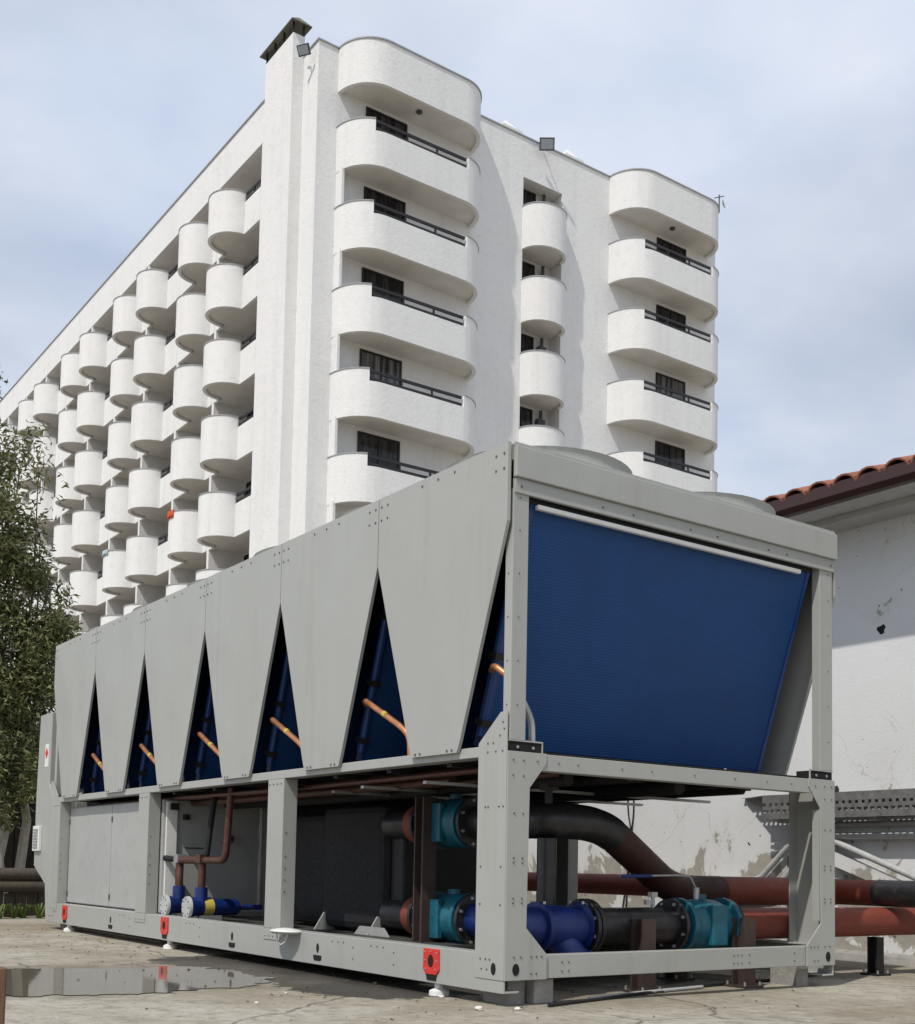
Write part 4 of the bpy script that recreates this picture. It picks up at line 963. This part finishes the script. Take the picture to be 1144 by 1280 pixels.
# tree at the far end of the chiller (local coordinates about its base)
clumpy_tree('olive_tree', (.35, 9.9, 0), [(.12, 0, .02, .1, 2.2, .075), (.36, .1, .30, .1, 1.9, .07), (-.45, .2, -.5, .2, 2.3, .07)],
    [(-.05, .0, 4.75, .30, .4, .55, 1100), (-.45, .1, 4.3, .5, .5, .6, 1900), (.05, .1, 4.05, .40, .4, .45, 2300), (-.1, .1, 3.45, .40, .4, .40, 1500), (.44, .0, 3.10, .38, .4, .36, 2400), (.25, .0, 2.65, .42, .4, .42, 2800), (.15, -.1, 1.75, .34, .3, .40, 1500), (-.1, -.1, 1.35, .3, .3, .3, 900),
     (-.2, .0, 2.6, .42, .4, .5, 1600), (.05, .1, 2.1, .40, .4, .45, 1500), (-.55, .1, 3.3, .5, .5, .8, 1900), (-.35, .1, 1.75, .35, .4, .35, 1000), (-1.0, .2, 3.9, .5, .5, .9, 1300), (-1.1, .2, 2.6, .5, .5, .7, 1300),
     (-.15, .1, 5.55, .30, .35, .45, 260), (-.2, .1, 6.1, .30, .3, .35, 130), (.10, .0, 5.25, .28, .3, .40, 200), (-.35, .1, 5.2, .3, .3, .4, 300), (.45, .0, 3.7, .26, .3, .35, 110), (.62, .0, 3.35, .2, .3, .25, 80), (.35, .0, 4.45, .3, .3, .4, 200), (.3, 0, 5.0, .3, .3, .4, 130), (.5, 0, 3.95, .3, .3, .3, 220), (.62, 0, 3.6, .25, .3, .25, 200)],
    'pale trunked olive green tree with drooping leaves beside the far end of the chiller', 'leaf', 4, .095, .014, .5)
clumpy_tree('shade_tree', (-.6, 11.2, 0), [(0, 0, 0, 0, 2.2, .09)],
    [(.3, 0, 2.6, .8, .6, .7, 2200), (1.2, .1, 2.3, .8, .6, .6, 2200), (-.6, 0, 2.6, .8, .6, .8, 1800), (.6, 0, 3.5, .9, .6, .6, 1500), (1.9, .1, 2.4, .6, .5, .7, 1200)],
    'dark leafed tree standing behind the olive tree and the log fence', 'leaf_dark', 8, .11, .02, .2)
sh = empty('wooden_shed', (.6, 12.2, 0)); tag(sh, 'dark boarded shed in the shade behind the log fence', 'shed')
for i in range(26):
    x_ = -2.3 + i*.175; MB().box(x_-.082, x_+.082, -.012, .012, 0, 1.95 + rnd.uniform(-.02,.02)).build('board', 'wood_dark', sh)
MB().box(-2.4, 2.3, .02, 2.0, 0, 1.9).build('body', 'wood_dark', sh)
MB().prism([(-.25, 1.93), (-.2, 2.0), (2.2, 2.35), (2.2, 2.28)], 'x', -2.6, 2.5).build('roof', 'wood_dark', sh)
gp = MB().box(-.18, .14, -.02, .02, .75, 1.35).build('grey_panel', 'galv', None, loc=(.55, 10.9, 0)); MB().box(-.14, -.10, -.02, .02, 0, .75).build('leg', 'galv', gp); MB().box(.06, .10, -.02, .02, 0, .75).build('leg', 'galv', gp)
tag(gp, 'plain grey metal panel on two legs behind the log fence', 'panel')
# strappy weeds at the fence foot
rnd = random.Random(31)
for i in range(9):
    x_ = -.55 + i*.15 + rnd.uniform(-.04, .04); mb = MB()
    for _ in range(26):
        a_ = rnd.uniform(0, 6.28); l = rnd.uniform(.08, .2); d = Vector((math.cos(a_), math.sin(a_), 0)); s_ = Z.cross(d)*.008
        b0 = d*rnd.uniform(0, .03); m1 = b0 + d*l*.35 + Z*l*.8; e1 = b0 + d*l*.9 + Z*l*.75
        mb.poly([b0 - s_, b0 + s_, m1 + s_, m1 - s_, e1], [(0, 1, 2, 3), (3, 2, 4)])
    o = mb.build('weed_clump', 'weed', None, loc=(x_, 8.48 + rnd.uniform(-.05,.08), 0)); tag(o, 'green strappy weed clump growing at the foot of the log fence', 'weed', 'weeds along the log fence')
# timber post close by, at the edge of the slab
tp = MB().box(-.05, .05, -.05, .05, 0, .29).build('timber_post', 'wood_brown', None, bevel=.006, loc=(-2.318, -.465, 0)); tag(tp, 'short brown timber post standing on the concrete near the puddle', 'post')

# grit and dry leaf litter scattered on the slab: nobody could count it
rnd = random.Random(77); lit = MB()
for _ in range(420):
    x_, y_ = rnd.uniform(-2.6, 3.6), rnd.uniform(-1.4, 6.5)
    if rnd.random() < .45: x_, y_ = rnd.gauss(-.25, .35), rnd.uniform(-.2, 6.5)
    l = rnd.uniform(.004, .014); a_ = rnd.uniform(0, 6.28); d = Vector((math.cos(a_), math.sin(a_), rnd.uniform(-.1, .3)))*l; s_ = Vector((-math.sin(a_), math.cos(a_), rnd.uniform(-.1, .4)))*l*rnd.uniform(.3, .7)
    p = Vector((x_, y_, .006)); lit.poly([p-d, p+s_, p+d, p-s_, p+Z*l*.5], [(0,1,4),(1,2,4),(2,3,4),(3,0,4),(3,2,1,0)])
o = lit.build('ground_litter', mat('dry_litter', (.075, .055, .035), .9, 0, .5, 12), None); tag(o, 'scattered dark grit and dry leaf litter on the concrete', 'litter', None, 'stuff')
